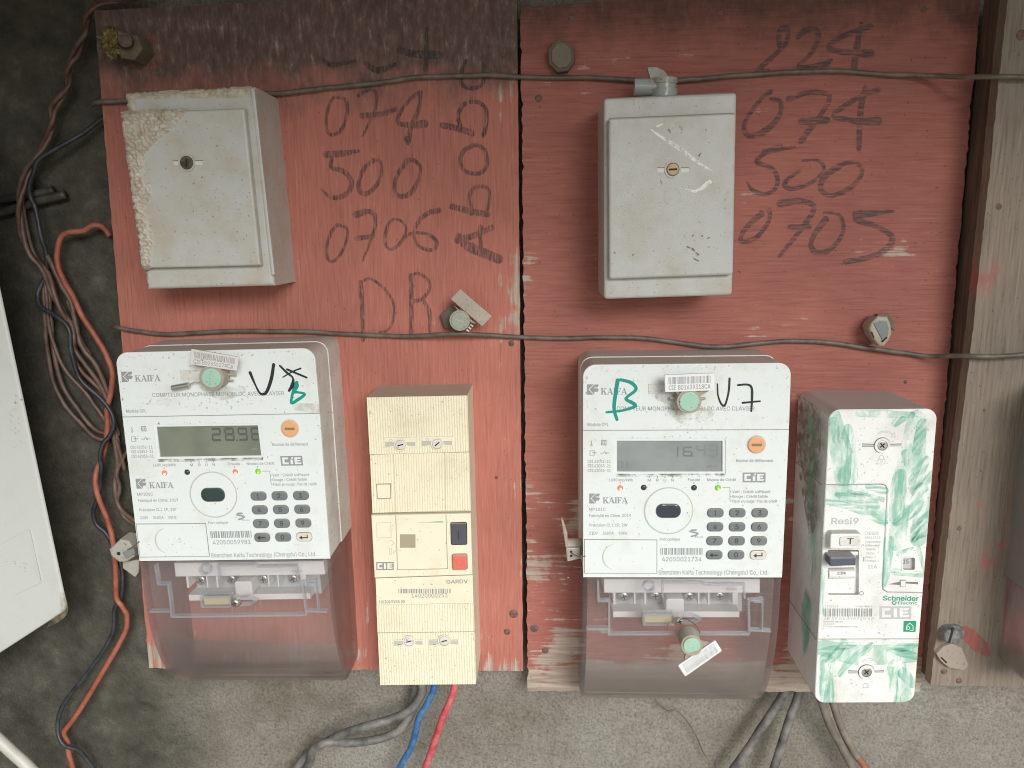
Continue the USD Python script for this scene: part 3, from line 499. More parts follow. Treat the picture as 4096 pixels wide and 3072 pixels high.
def meter(name, label, xf, y0=0.0, full=True, reach=1.0, shell_mat='case_plastic', lcd='16.43', reds=(True, False), second=None):
    shift = np.array([0, y0, 0])
    XF[0] = (lambda v: xf(v) + shift)
    base = XF[0](np.array([P(2740, 2311, 0.0)]))[0]
    t = thing(name, label, 'electricity meter', base, 'electricity meters on the boards' if full else None)
    out = rnd(quad([(2331, 1462), (3164, 1450), (3129, 2311), (2332, 2309)], FY), 0.0)
    top = quad([(2331, 1458), (3166, 1450), (3157, 1719), (2331, 1722)], FY); low = quad([(2331, 1722), (3157, 1719), (3129, 2311), (2332, 2310)], FY)
    whole = top.union(low).buffer(1e-6)
    r = 0.0085
    tr = whole.intersection(rnd(whole, r).union(low))                  # only the upper corners are round
    hull = tr.convex_hull
    obj('back_case', bev(hull.buffer(0.0003), 0.0, -0.031, 0.0006), shell_mat, t)
    obj('front_case', bev(hull.buffer(-0.0004), -0.0308, FY + 0.0022, 0.0008), shell_mat, t)
    # the two front shells with a seam between them
    gap = 0.00009
    seam_t = top.intersection(tr.buffer(1e-6)).buffer(-gap); seam_l = low.buffer(-gap)
    obj('module_cover', bev(seam_t.convex_hull, FY + 0.0025, FY, 0.0005, 3), 'white_plastic', t)
    lcd_o = rnd(rect(2457, 1755, 2903, 1899, FY), 0.0012)
    holes = [lcd_o] + [disc(a, b, 12, FY) for a, b in ((2480.5, 1952), (2575, 1950), (2776, 1951), (2871, 1951))]
    plate = bev(seam_l.convex_hull, FY + 0.0025, FY, 0.0004, 2)
    for h in holes: plate = plate - man(h, FY + 0.0018, FY - 0.002)
    fp = obj('front_panel', plate, 'white_plastic', t)
    # terminal cover: clear shell, its face falls back to the board at the foot
    zt = P(2332, 2312, FY)[2]; zb = zt - (zt - P(2332, 2772, -0.018)[2]) * reach
    cx0, cx1 = P(2330, 2312, FY)[0] + 0.0002, P(3129, 2312, FY)[0] - 0.0002
    def prof(o):
        zz = lambda q: zt + (zb - zt) * q
        return [(0.0005, zt - 0.0003), (FY + 0.002 + o, zt - 0.0003), (FY + 0.003 + o, zz(.30)), (FY + 0.0085 + o, zz(.55)), (FY + 0.019 + o, zz(.78)), (FY + 0.033 + o, zz(.94)), (FY + 0.040 + o, zz(1) + o), (0.0005, zz(1) + o)]
    def shell(o):
        q = spline(prof(o)[1:7], 5); pr = [prof(o)[0]] + [tuple(v) for v in q] + [prof(o)[7]]
        cr = m3.CrossSection([np.array(pr)[::-1]], m3.FillRule.NonZero)
        m = m3.Manifold.extrude(cr, (cx1 - cx0) - 2 * o)
        m = m.transform(np.array([[0, 0, 1, cx0 + o], [1, 0, 0, 0], [0, 1, 0, 0]], float))
        rr = rnd(sbox(cx0 + o, zb - 0.01 + o, cx1 - o, zt + 0.05), 0.009).union(sbox(cx0 + o, zt - 0.02, cx1 - o, zt + 0.05))
        rr = rnd(sbox(cx0 + o, zb + o, cx1 - o, zt + 0.05), 0.010)
        return m ^ man(rr, 0.01, -0.09)
    sh = shell(0.0) - (shell(0.0016).translate([0, 0.002, 0]) ^ man(sbox(cx0 + .0036, zb + .0026, cx1 - .0036, zt + .02), .02, -.2)) - man(sbox(cx0 + .0036, zb + .0026, cx1 - .0036, zt + .01), 0.01, -0.004)
    cov = obj('terminal_cover', sh, 'clear_cover', t, smooth=35)
    if not full:
        XF[0] = None; return t
    # ribs moulded inside the cover
    yr = FY + 0.0012
    steps = [(2350, 2330), (2350, 2517), (2437, 2517), (2437, 2540), (2997, 2540), (3010, 2524), (3010, 2400), (3050, 2395), (3050, 2350)]
    ribs = lines_px([(2346, 2516), (2436, 2516), (2436, 2538), (2994, 2538), (3002, 2522), (3085, 2526)], 9, yr).union(lines_px([(2437, 2516), (2437, 2405), (2395, 2405), (2392, 2326)], 9, yr)).union(lines_px([(2998, 2524), (2996, 2405), (3056, 2398)], 8, yr)).union(lines_px([(3016, 2410), (3052, 2410), (3050, 2520)], 5, yr))
    ribs = ribs.union(lines_px([(2652, 2392), (2652, 2332), (2805, 2332), (2818, 2340), (2978, 2340), (2980, 2396)], 7, yr)).union(ring_px(2596, 2349, 21, 7, yr))
    obj('cover_rib', ext(ribs, yr + 0.004, yr), 'clear_rib', cov, smooth=False)
    # terminal block seen through it
    yb = -0.046
    tb = obj('terminal_block', bev(rect(2416, 2316, 3040, 2372, yb), 0.0, yb, 0.0006), 'terminal_plastic', t)
    obj('terminal_bay', bev(rect(2452, 2368, 2968, 2446, yb + 0.016), 0.0, yb + 0.016, 0.0004), 'bay_plastic', tb)
    for a, b in ((2453, 2462), (2536, 2542), (2577, 2585), (2792, 2798), (2832, 2838), (2930, 2952)):
        obj('partition', bev(rect(a, 2370, b, 2418, yb + 0.002), yb + 0.017, yb + 0.002, 0.0003), 'terminal_plastic', tb)
    obj('lower_lip', bev(rect(2452, 2446, 2958, 2470, yb + 0.003), 0.0, yb + 0.003, 0.0005), 'terminal_plastic', tb)
    post = rnd(rect(2662, 2390, 2735, 2448, yb), 0.002); obj('screw_post', bev(post, -0.01, yb - 0.002, 0.001), 'terminal_plastic', tb)
    for a, b in ((2494, 2381), (2620, 2379), (2754, 2381), (2876, 2380)): cross_screw(tb, 'terminal_screw', a, b, 21, yb + 0.010, 0.003, 'zinc', ang=random.random())
    obj('bus_label', text('RS485', 2905, 2948, 2360, 9, yb - 0.0001), 'ink_pale', tb, smooth=False)
    # screw slot of the cover, yellowed
    ys = FY + 0.001
    sl = rnd(rect(2571, 2454, 2698, 2502, ys - .002), 0.0006); inn = rnd(rect(2580, 2462, 2694, 2496, ys - .002), 0.0004)
    obj('slot_rim', ext(sl.difference(inn), ys + 0.004, ys - 0.0022), 'clear_rib', cov, smooth=False)
    obj('slot_bottom', ext(inn, ys + 0.004, ys + 0.0006), 'window_tan', cov, smooth=False)
    tail = lines_px([(2735, 2466), (2770, 2464), (2802, 2478), (2775, 2494), (2735, 2496)], 5, ys - .002); obj('slot_rim', ext(tail, ys + 0.003, ys - 0.0021), 'clear_rib', cov, smooth=False)
    cross_screw(cov, 'cover_screw', 2717, 2481, 17, ys - 0.0015, 0.0026, 'zinc')
    # display
    ly = FY + 0.0016
    dsp = obj('display', ext(rect(2458, 1756, 2902, 1898, FY), FY + 0.003, ly), ('lcd_green' if lcd == '28.96' else 'lcd_blue'), t, smooth=False)
    fr = rect(2457, 1755, 2903, 1899, FY).difference(rect(2468, 1764, 2891, 1887, FY)); obj('display_frame', ext(fr, ly + 0.0002, FY + 0.0006), 'white_plastic', dsp, smooth=False)
    gs, faint = [], []
    if lcd == '28.96':
        for k, ch in enumerate('2896'): gs.append(local(seven(ch), 2690 + 55 * k, 1771, 2729 + 55 * k, 1825, ly - 0.00005))
        gs.append(local(sbox(0, 0, 1, 1), 2790, 1820, 2796, 1826, ly - 0.00005))
        faint = [local(sbox(0, 0, 1, 1), 2850, 1856, 2876, 1862, ly - 0.00005), local(seven('1'), 2480, 1845, 2496, 1872, ly - 0.00005)]
    else:
        for k, ch in enumerate('16'): gs.append(local(seven(ch), 2700 + 32 * k, 1787, 2738 + 32 * k, 1826, ly - 0.00005) if k else local(sbox(.4, 0, .6, 1), 2700, 1787, 2722, 1826, ly - 0.00005))
        for k, ch in enumerate('43'): faint.append(local(seven(ch), 2788 + 48 * k, 1776, 2824 + 48 * k, 1826, ly - 0.00005))
        faint += [local(seven('0'), 2474, 1845, 2492, 1874, ly - 0.00005), local(sbox(.4, 0, .6, 1), 2502, 1845, 2518, 1874, ly - 0.00005), local(sbox(0, 0, 1, 1), 2770, 1822, 2777, 1829, ly - 0.00005), local(sbox(0, 0, 1, 1), 2830, 1862, 2870, 1868, ly - 0.00005)]
    for g in gs: obj('digit', g, 'lcd_ink' if lcd == '28.96' else 'lcd_ink_soft', dsp, smooth=False)
    for g in faint: obj('faint_digit', g, 'lcd_ink_faint', dsp, smooth=False)
    # grime along the lower edge of the display frame
    obj('dirt_line', ext(lines_px([(2460, 1901), (2560, 1902), (2700, 1901), (2898, 1900)], 11, FY), FY, FY - 0.0001), 'grime', dsp, smooth=False)
    # scroll button
    bt = obj('scroll_button', bev(disc(3025, 1778, 34, FY, 40), FY + 0.001, FY - 0.0011, 0.0005), 'orange_plastic', t)
    obj('button_mark', ext(rnd(rect(3005, 1773, 3046, 1783, FY), 0.0003), FY - 0.0008, FY - 0.00118), 'groove', bt, smooth=False)
    obj('button_rim', ext(ring_px(3025, 1778, 37, 3, FY), FY, FY - 0.0001), 'groove_soft', bt, smooth=False)
    for (a, b), m, c in (((2480.5, 1952), 'led_red', 'led_core'), ((2575, 1950), 'led_off', None), ((2776, 1951), 'led_red' if reds[1] else 'led_off', 'led_core'), ((2871, 1951), 'led_green', 'led_core_green')):
        s = trimesh.creation.icosphere(2, 0.0019); s.vertices = s.vertices * [1, 0.75, 1] + P(a, b, FY) + [0, 0.0006, 0]
        l = obj('indicator_light', s, m, t, smooth=True)
        if m != 'led_off':
            s = trimesh.creation.icosphere(1, 0.0008); s.vertices = s.vertices * [1, 0.5, 1] + P(a + 2, b + 4, FY) + [0, -0.0009, 0]; obj('glowing_core', s, c, l, smooth=True)
    # optical port
    prt = obj('port_ring', ext(ring_px(2674, 2043, 97, 4, FY, 90), FY, FY - 0.0002), 'groove_soft', t, smooth=False)
    obj('port_disc', bev(disc(2674, 2043, 95, FY, 80), FY + 0.001, FY - 0.00035, 0.0003), 'white_plastic', t)
    pw = rnd(rect(2625, 2016, 2721, 2069, FY), 0.0042)
    obj('optical_port', bev(pw, FY + 0.001, FY - 0.0012, 0.0008), 'optical_green' if lcd == '28.96' else 'optical_blue', t)
    obj('port_rim', ext(pw.buffer(0.0004).difference(pw), FY, FY - 0.0005), 'groove', t, smooth=False)
    # keypad
    cols = [(2861.5, 2949, 3038.5), (2860, 2948, 3037), (2858, 2946, 3035), (2856.6, 2944, 3032)]; rows = (2051, 2107, 2163, 2219)
    for j, (rw, ks) in enumerate(zip(rows, ('123', '456', '789', '<0>'))):
        for cxk, ch in zip(cols[j], ks):
            kp = rnd(rect(cxk - 32, rw - 17.5, cxk + 32, rw + 17.5, FY), 0.00268)
            obj('key_hole', ext(kp.buffer(0.00025), FY, FY - 0.00012), 'groove', t, smooth=False)
            key = obj('keypad_key', bev(kp, FY + 0.001, FY - 0.0010, 0.0006), 'pale_key_rubber' if ch == '>' else 'key_rubber', t)
            yk = FY - 0.00102
            if ch == '<': g = ext(lines_px([(cxk - 12, rw + 2), (cxk + 16, rw + 2)], 5, yk).union(quad([(cxk - 19, rw + 2), (cxk - 6, rw - 7), (cxk - 6, rw + 11)], yk)), yk, yk - 0.0001)
            elif ch == '>': g = ext(lines_px([(cxk - 8, rw + 4), (cxk + 16, rw + 4), (cxk + 16, rw - 8)], 4.5, yk).union(quad([(cxk - 19, rw + 4), (cxk - 6, rw - 4), (cxk - 6, rw + 12)], yk)), yk, yk - 0.0001)
            else: g = text(ch, cxk - (4 if ch == '1' else 7), cxk + (4 if ch == '1' else 7), rw + 10, 19, yk)
            obj('key_symbol', g, 'key_ink', key, smooth=False)
    # hatch
    hq = quad([(2338, 2158), (2627, 2160), (2627, 2293), (2338, 2292)], FY)
    obj('hatch_gap', ext(hq.buffer(0.0003).difference(hq.buffer(-0.0001)), FY, FY - 0.00008), 'groove', t, smooth=False)
    hatch = obj('hatch', bev(hq.buffer(-0.0001), FY + 0.001, FY - 0.0003, 0.0002), 'white_plastic', t)
    arc = [(2461 + 50 * math.cos(q), 2228 - 51 * math.sin(q)) for q in np.linspace(math.radians(100), math.radians(255), 20)]
    obj('finger_groove', ext(chain([P2(a, b, FY - .0003) for a, b in arc], [0.0002, 0.0009, 0.0009, 0.0002]), FY - 0.0003, FY - 0.00038), 'groove_soft', hatch, smooth=False)
    # print
    yt = FY - 0.00005
    def pr(name, items, m='ink_grey'):
        for s, a, b, by, cap, bd in items: obj(name, text(s, a, b, by, cap, yt, bold=bd), m, t, smooth=False)
    for q in ((2348, 1537, 2395, 1579), (2357, 1974, 2400, 2014)): obj('emblem', local(EMBLEM, *q, yt), 'ink_grey', t, smooth=False)
    for q in ((2403, 1552, 2509, 1578), (2411, 1989, 2511, 2013)): obj('maker_wordmark', local(WORD, *q, yt), 'ink_grey', t, smooth=False)
    pr('heading_text', [('COMPTEUR MONOPHASE MONOBLOC AVEC CLAVIER', 2467, 3018, 1642, 16, False), ('Module CPL', 2350, 2435, 1704, 12.5, False)])
    pr('standards_text', [('CEI 62052-11', 2351, 2443, 1851, 11.5, False), ('CEI 62053-21', 2351, 2443, 1869, 11.5, False), ('CEI 62055-31', 2351, 2443, 1888, 11.5, False)])
    pr('indicator_text', [('1600 imp/kWh', 2436, 2531, 1925, 11, False), ('M', 2591, 2603, 1926, 11, False), ('R', 2625, 2635, 1926, 11, False), ('U', 2655, 2665, 1926, 11, False), ('N', 2685, 2695, 1926, 11, False), ('Fraude', 2752, 2800, 1924, 11, False), ('Niveau de Crédit', 2828, 2944, 1924, 11, False)])
    pr('credit_text', [('Vert : Crédit suffisant', 2929, 3081, 1972, 11, False), ('Rouge : Crédit faible', 2928, 3071, 1991, 11, False), ('Flash en rouge : Pas de crédit', 2928, 3109, 2010, 11, False), ('Bouton de défilement', 2944, 3093, 1848, 11.5, False)])
    pr('rating_text', [('MP101C', 2357, 2422, 2043, 12, False), ('Fabriqué en Chine, 2019', 2357, 2524, 2068, 11.5, False), ('Précision Cl.1 1P, 2W', 2358, 2510, 2106, 11.5, False), ('230V', 2358, 2391, 2138, 11, False), ('5(60)A', 2412, 2455, 2138, 11, False), ('50Hz', 2475, 2509, 2138, 11, False), ('Port optique', 2639, 2720, 2162, 11, False), ('STS-413', 2780, 2812, 2151, 6, False)])
    num = '42050059981' if lcd == '28.96' else '42050021734'
    pr('serial_number', [(num, 2648, 2806, 2245, 17, False)]); obj('barcode', barcode(2642, 2192, 2816, 2219, yt, len(num) + (3 if lcd == '28.96' else 9)), 'ink_grey', t, smooth=False)
    pr('company_text', [('Shenzhen Kaifa Technology (Chengdu) Co., Ltd.', 2634, 3073, 2298, 17, False)])
    obj('utility_logo', local(UTIL, 2971, 1890, 3062, 1929, yt), 'ink_grey', t, smooth=False)
    sl = unary_union([LineString([(.85, .92), (.3, .92), (.12, .72), (.75, .55), (.98, .45), (.75, .2), (.2, .05)]).buffer(.11, cap_style=2)])
    obj('standard_logo', local(sl, 2758, 2118, 2792, 2147, yt), 'ink_grey', t, smooth=False)
    sy = [lines_px([(2366, 1763), (2366, 1778)], 2.5, yt), ring_px(2366, 1781, 3.5, 2, yt, 16), rect(2405, 1760, 2426, 1781, yt).difference(rect(2408, 1763, 2423, 1778, yt)), rect(2410, 1766, 2420, 1776, yt).difference(rect(2412, 1768, 2418, 1774, yt)),
          rect(2359, 1802, 2378, 1822, yt).difference(rect(2361, 1804, 2376, 1820, yt)), lines_px([(2370, 1811), (2387, 1811)], 2.5, yt), lines_px([(2401, 1813), (2412, 1813), (2420, 1804)], 2.2, yt), ring_px(2424, 1812, 3.5, 2, yt, 16), lines_px([(2428, 1812), (2438, 1812)], 2.2, yt)]
    sy += [lines_px([(x, 1905), (x, 1912)], 3, yt) for x in (2597, 2630, 2660, 2690)] + [lines_px([(x, 1929), (x, 1936)], 3, yt) for x in (2481, 2776, 2872)] + [lines_px([(2889, 1950), (2920, 1950), (2920, 2004)], 2, yt), lines_px([(2920, 1967), (2926, 1967)], 2, yt), lines_px([(2920, 1986), (2926, 1986)], 2, yt), lines_px([(2920, 2004), (2926, 2004)], 2, yt)]
    for g in sy: obj('printed_symbol', ext(g, yt, yt - 0.0001), 'ink_grey', t, smooth=False)
    # sealing slot in the module cover
    obj('seal_slot', bev(rect(2594, 1536, 2700, 1576, FY - .0004), FY + 0.001, FY - 0.0006, 0.0003), 'case_plastic', t)
    XF[0] = None
    return t
m2 = meter('electricity_meter', 'white electricity meter on the right board, display reading 16, green B at its left', lambda v: v, lcd='16.43', reds=(True, False))
m1 = meter('electricity_meter', 'white electricity meter on the left board, display reading 28, crossed-out V mark', fit1, lcd='28.96', reds=(True, True))
# the third meter, mostly outside the picture, on the grey board
tx = P(4012, 2450, -0.024)[0] - P(2332, 2311, FY)[0]; tz = P(4023, 2307, -0.024)[2] - P(2332, 2311, FY)[2]
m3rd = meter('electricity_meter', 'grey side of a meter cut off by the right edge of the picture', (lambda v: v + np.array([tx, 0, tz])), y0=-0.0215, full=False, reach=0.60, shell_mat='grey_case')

# handwriting on the meters
def scribble(parent, name, strokes, ox, oy, s, m, y):
    obj(name, ext(unary_union([stroke([(ox + a * s, oy + b * s) for a, b in p], [q * s for q in w], y) for p, w in strokes]), y, y - 0.0001), m, parent, smooth=False)
yh = FY - 0.00012; K5 = (400, 1300, 0.4823); K8 = (2250, 1350, 0.4823)
scribble(m1, 'marker_scribble', [([(1245, 395), (1290, 500), (1330, 568), (1378, 560), (1420, 450), (1440, 328)], [26, 14, 18, 26, 30, 26]), ([(1492, 338), (1550, 395), (1600, 440), (1595, 500), (1568, 545)], [16, 20, 14, 34, 20]), ([(1518, 432), (1600, 385), (1664, 360)], [10, 14]), ([(1552, 368), (1640, 405), (1714, 436)], [18, 16])], *K5, 'marker_black', yh)
scribble(m1, 'teal_scribble', [([(1632, 478), (1600, 560), (1588, 645), (1640, 620), (1698, 575), (1640, 558), (1600, 560)], [30, 22, 28, 20, 22]), ([(1632, 478), (1640, 510), (1608, 560)], [20, 16])], *K5, 'marker_teal', yh)
scribble(m2, 'teal_letter', [([(458, 355), (440, 470), (428, 590), (452, 680)], [34, 30, 26]), ([(482, 350), (570, 375), (610, 430), (540, 490), (530, 515), (606, 565), (500, 605), (365, 620)], [26, 30, 26, 22, 30, 22, 18])], *K8, 'marker_teal', yh)
scribble(m2, 'marker_letters', [([(1285, 385), (1290, 480), (1320, 555), (1350, 555), (1378, 450), (1386, 340)], [10, 14, 18, 16, 18]), ([(1455, 395), (1530, 390), (1568, 415), (1572, 500), (1566, 610)], [16, 18, 20, 16]), ([(1495, 542), (1638, 528)], [18, 14])], *K8, 'marker_black', yh)

# ------------------------------------------------------------------ the two cut-out boxes above the meters
def cover_screw_set(parent, px, py, y, r, x0, x1, y0, y1, m='brass'):
    obj('screw_ring', ext(disc(px, py, r * 1.3, y, 36).difference(disc(px, py, r * 1.02, y, 36)), y + .001, y - 0.0006), 'box_plastic', parent, smooth=False)
    obj('screw_slot', ext(rnd(rect(x0, y0, x1, y1, y), 0.0006).difference(disc(px, py, r * 1.3, y)), y, y - 0.00012), 'tag_plastic', parent, smooth=False)
    obj('slot_edge', ext(lines_px([(x0, y0), (x1, y0)], 3, y).difference(disc(px, py, r * 1.3, y)), y, y - 0.00016), 'groove', parent, smooth=False)
    return cross_screw(parent, 'screw', px, py, r, y, 0.0012, m, kind='slot', ang=0.06 if m == 'brass' else 1.4)
def blister(mesh, mask, amp, size, seed=3):
    """Heat-bubbled skin: finely cut where the mask is on, then pushed out in blisters."""
    v, f, _ = meshkit.arrays(mesh); m = trimesh.Trimesh(v, f)
    for e in (0.006, 0.003, 0.0015, 0.0009):
        if e > size: 
            v2, f2 = trimesh.remesh.subdivide_to_size(m.vertices, m.faces, e, max_iter=20); m = trimesh.Trimesh(v2, f2); m.merge_vertices()
    w = mask(m.vertices); p = m.vertices * 430
    n = meshkit.noise(p, seed); n2 = meshkit.noise(p * 2.1 + 7, seed + 1)
    d = w * amp * ((1 - np.abs(2 * n - 1)) ** 1.3 * 1.0 + 0.45 * (1 - np.abs(2 * n2 - 1)) - 0.55)
    m.vertices = m.vertices + m.vertex_normals * d[:, None]
    return m
YA, YP = -0.050, -0.056
J1 = thing('fuse_box', 'pale plastic fuse box with its left edge melted and blistered', 'fuse box', P(800, 1140, 0), 'fuse boxes above the meters')
bq = [(503, 375), (1015, 346), (1097, 1143), (590, 1157)]; pq = [(487, 450), (977, 432), (1042, 1062), (573, 1073)]
def edge_mask(q, y, wl, wt, soft):
    a, b, c = np.array(P2(*q[0], y)), np.array(P2(*q[3], y)), np.array(P2(*q[1], y))
    ex = b - a; nx = np.array([-ex[1], ex[0]]); nx /= np.linalg.norm(nx); nx = nx if nx @ (c - a) > 0 else -nx
    def f(v):
        q2 = v[:, [0, 2]] - a; dl = q2 @ nx; along = np.clip((q2 @ ex) / (ex @ ex), 0, 1); dt = -(q2[:, 1]) + 0.0 * dl
        wob = (meshkit.noise(np.stack([v[:, 0], 0 * v[:, 1], v[:, 2]], 1) * 70, 5) - 0.5) * soft
        lw = wl * (1.0 - 0.55 * along) + np.clip(wt - dt, 0, None) * 1.1
        return np.clip((lw + wob - dl) / (soft * 0.6), 0, 1) * (v[:, 1] < -0.02)
    return f
def melted(name, mesh, mask, amp, size, crust):
    m = blister(mesh, mask, amp, size); w = mask(m.vertices)[m.faces].mean(1) > 0.22
    part = lambda k: trimesh.Trimesh(m.vertices, m.faces[k], process=True)
    o = obj(name, part(~w), 'melted_plastic', J1, smooth=50); obj(crust, part(w), 'crust_plastic', J1, smooth=70, label='tan blistered crust where the plastic has melted'); return o
ztop_ = P(760, 392, YA)[2]
body_mask = lambda v: np.clip(edge_mask(bq, YA, 0.007, 0.0, 0.006)(v) + np.clip((v[:, 2] - ztop_ + .0008) / 0.003, 0, 1) * (v[:, 1] < -0.04) * (v[:, 0] < P(1005, 392, YA)[0]), 0, 1)
melted('body', bev(quad(bq, YA), 0.0, YA, 0.0025, 4), body_mask, 0.0014, 0.0012, 'melted_crust')
ld = melted('lid', bev(quad(pq, YP), YA + 0.001, YP, 0.0014, 3), edge_mask(pq, YP, 0.015, 0.026, 0.009), 0.0020, 0.0010, 'melted_crust')
rq = [(1003, 362), (1018, 362), (1099, 1100), (1086, 1100)]; obj('ridge', bev(quad(rq, YA - .0016), YA + .001, YA - 0.0018, 0.0006), 'box_plastic', J1)
cover_screw_set(ld, 748, 651, YP - .0003, 26, 694, 811, 643, 661, 'rusty_steel')
obj('moulded_circle', ext(ring_px(764, 757, 32, 2.5, YP), YP, YP - 0.00025), 'groove_soft', ld, smooth=False)
YA2, YP2 = -0.055, -0.061
J2 = thing('fuse_box', 'pale plastic fuse box with a pale scratch, clear cable clip on its top', 'fuse box', P(2680, 1170, 0), 'fuse boxes above the meters')
b2 = [(2414, 391), (2948, 367), (2930, 1181), (2415, 1197)]
obj('body', bev(rnd(quad(b2, YA2), 0.0025), 0.0, YA2, 0.002, 3), 'box_plastic', J2)
l2 = obj('lid', bev(rnd(quad([(2433, 471), (2945, 449), (2933, 1099), (2436, 1117)], YP2), 0.002), YA2 + 0.001, YP2, 0.0016, 4), 'box_plastic', J2)
cover_screw_set(l2, 2691, 678, YP2, 26, 2629, 2756, 671, 689)
obj('moulded_circle', ext(ring_px(2690, 788, 33, 2, YP2), YP2, YP2 - 0.0001), 'groove_soft', l2, smooth=False)
O3 = (2250, 0, .5877)
scribble(l2, 'scratch', [([(600, 880), (640, 910), (780, 1000), (930, 1110), (1020, 1165)], [6, 14, 26, 22, 8]), ([(645, 860), (690, 840)], [14, 6])], *O3, 'pale_scratch', YP2)
scribble(l2, 'scratch', [([(840, 1290), (910, 1300), (1000, 1240)], [10, 20, 30])], *O3, 'pale_scratch', YP2)
scribble(l2, 'stain_spots', [([(800, 862), (815, 885)], [18, 10]), ([(725, 885), (735, 900)], [16, 10]), ([(930, 1060), (940, 1045)], [12, 8]), ([(975, 880), (980, 890)], [10, 8]), ([(668, 1232), (676, 1252)], [8, 6]), ([(715, 935), (740, 940)], [10, 12])], *O3, 'grime', YP2)
K6 = (2350, 650, .3616)
scribble(l2, 'stain_spots', [([(1105, 932), (1130, 945)], [20, 14]), ([(1160, 955), (1180, 975)], [24, 18]), ([(1200, 1000), (1228, 1018)], [16, 20]), ([(1180, 1065), (1230, 1090)], [16, 12]), ([(1160, 815), (1175, 800)], [14, 10]), ([(1265, 815), (1275, 812)], [16, 14]), ([(1330, 838), (1352, 828)], [14, 10]), ([(500, 1025), (512, 1012)], [14, 10]), ([(295, 990), (306, 1008)], [12, 10]), ([(1335, 936), (1345, 934)], [10, 8])], *K6, 'groove', YP2)
scribble(l2, 'hairline_crack', [([(320, 250), (410, 440), (560, 610), (640, 640), (700, 628), (870, 470), (935, 400)], [3, 5, 5, 6, 5, 4, 3])], *K6, 'groove_soft', YP2)
CL = thing('cable_clip', 'cloudy clear plastic clip with a fin on top of the right fuse box', 'cable clip', P(2655, 372, -0.03))
a = P(2655, 378, -0.033)
obj('collar', tube(np.array([a + [0, 0, -0.002], a + [0, 0, 0.003], a + [0, 0, 0.0032], a + [0, 0, 0.0062], a + [0, 0, 0.0064], a + [0, 0, 0.0098]]), [0.0088, 0.0088, 0.0080, 0.0080, 0.0088, 0.0085], 28), 'clear_blue_plastic', CL)
c = P(2536, 350, -0.033); obj('spout', cyl(c, c + [0.016, 0, 0], 0.0056, 0.0056), 'clear_blue_plastic', CL)
obj('fin', bev(quad([(2588, 270), (2626, 267), (2655, 282), (2682, 316), (2603, 322)], -0.034).convex_hull, -0.031, -0.0345, 0.0005), 'seal_grey', CL)

# ------------------------------------------------------------------ the cream breaker with fluted covers
YG = -0.0455
G = thing('circuit_breaker', 'cream ribbed breaker box with a black and a red button', 'circuit breaker', P(1715, 2700, 0))
def fluted(TL, TR, BR, BL, y, n, amp=0.00055, k=6, depth=0.003):
    a, b, c, d = [np.array(P2(*q, y)) for q in (TL, TR, BR, BL)]
    s = np.linspace(0, 1, n * k + 1); h = amp * (np.abs(np.cos(np.pi * n * s)) ** 0.7)
    top = a + np.outer(s, b - a); bot = d + np.outer(s, c - d); V = []
    for row, yy in ((top, y + 0 * s + depth), (top, y + amp - h), (bot, y + amp - h), (bot, y + 0 * s + depth)):
        V.append(np.stack([row[:, 0], yy, row[:, 1]], 1))
    m = len(s); F = []
    for r in range(3):
        for i in range(m - 1): A = r * m + i; F += [[A, A + m, A + m + 1], [A, A + m + 1, A + 1]]
    return trimesh.Trimesh(np.vstack(V), np.array(F), process=False)
ol = [(1468, 1590), (1869, 1582), (1904, 2737), (1521, 2741)]
obj('body', bev(quad(ol, YG), 0.0, YG + 0.0022, 0.0004), 'cream_plastic', G)
c1 = obj('upper_terminal_cover', fluted((1467, 1590), (1869, 1582), (1876, 1807), (1479, 1818), YG, 39), 'cream_plastic', G, smooth=False)
obj('fluted_cover', fluted((1480, 1820), (1574, 1816), (1583, 2049), (1490, 2052), YG, 9), 'cream_plastic', G, smooth=False)
obj('fluted_cover', fluted((1575, 1816), (1779, 1811), (1783, 2043), (1584, 2049), YG, 20), 'cream_plastic', G, smooth=False)
obj('fluted_cover', fluted((1780, 1811), (1877, 1809), (1883, 2040), (1784, 2043), YG, 10), 'cream_plastic', G, smooth=False)
ctr = quad([(1484, 2060), (1883, 2052), (1890, 2300), (1497, 2313)], YG - 0.003)
cb = obj('control_cover', bev(ctr, YG + 0.001, YG - 0.003, 0.001, 3), 'cream_plastic', G)
obj('label_plate', bev(quad([(1502, 2313), (1891, 2300), (1894, 2412), (1506, 2420)], YG), YG + 0.003, YG - 0.0002, 0.0003), 'cream_plastic', G)
obj('fluted_cover', fluted((1506, 2421), (1894, 2413), (1897, 2526), (1510, 2531), YG, 38), 'cream_plastic', G, smooth=False)
c5 = obj('lower_terminal_cover', fluted((1511, 2533), (1897, 2528), (1904, 2737), (1521, 2741), YG, 38), 'cream_plastic', G, smooth=False)
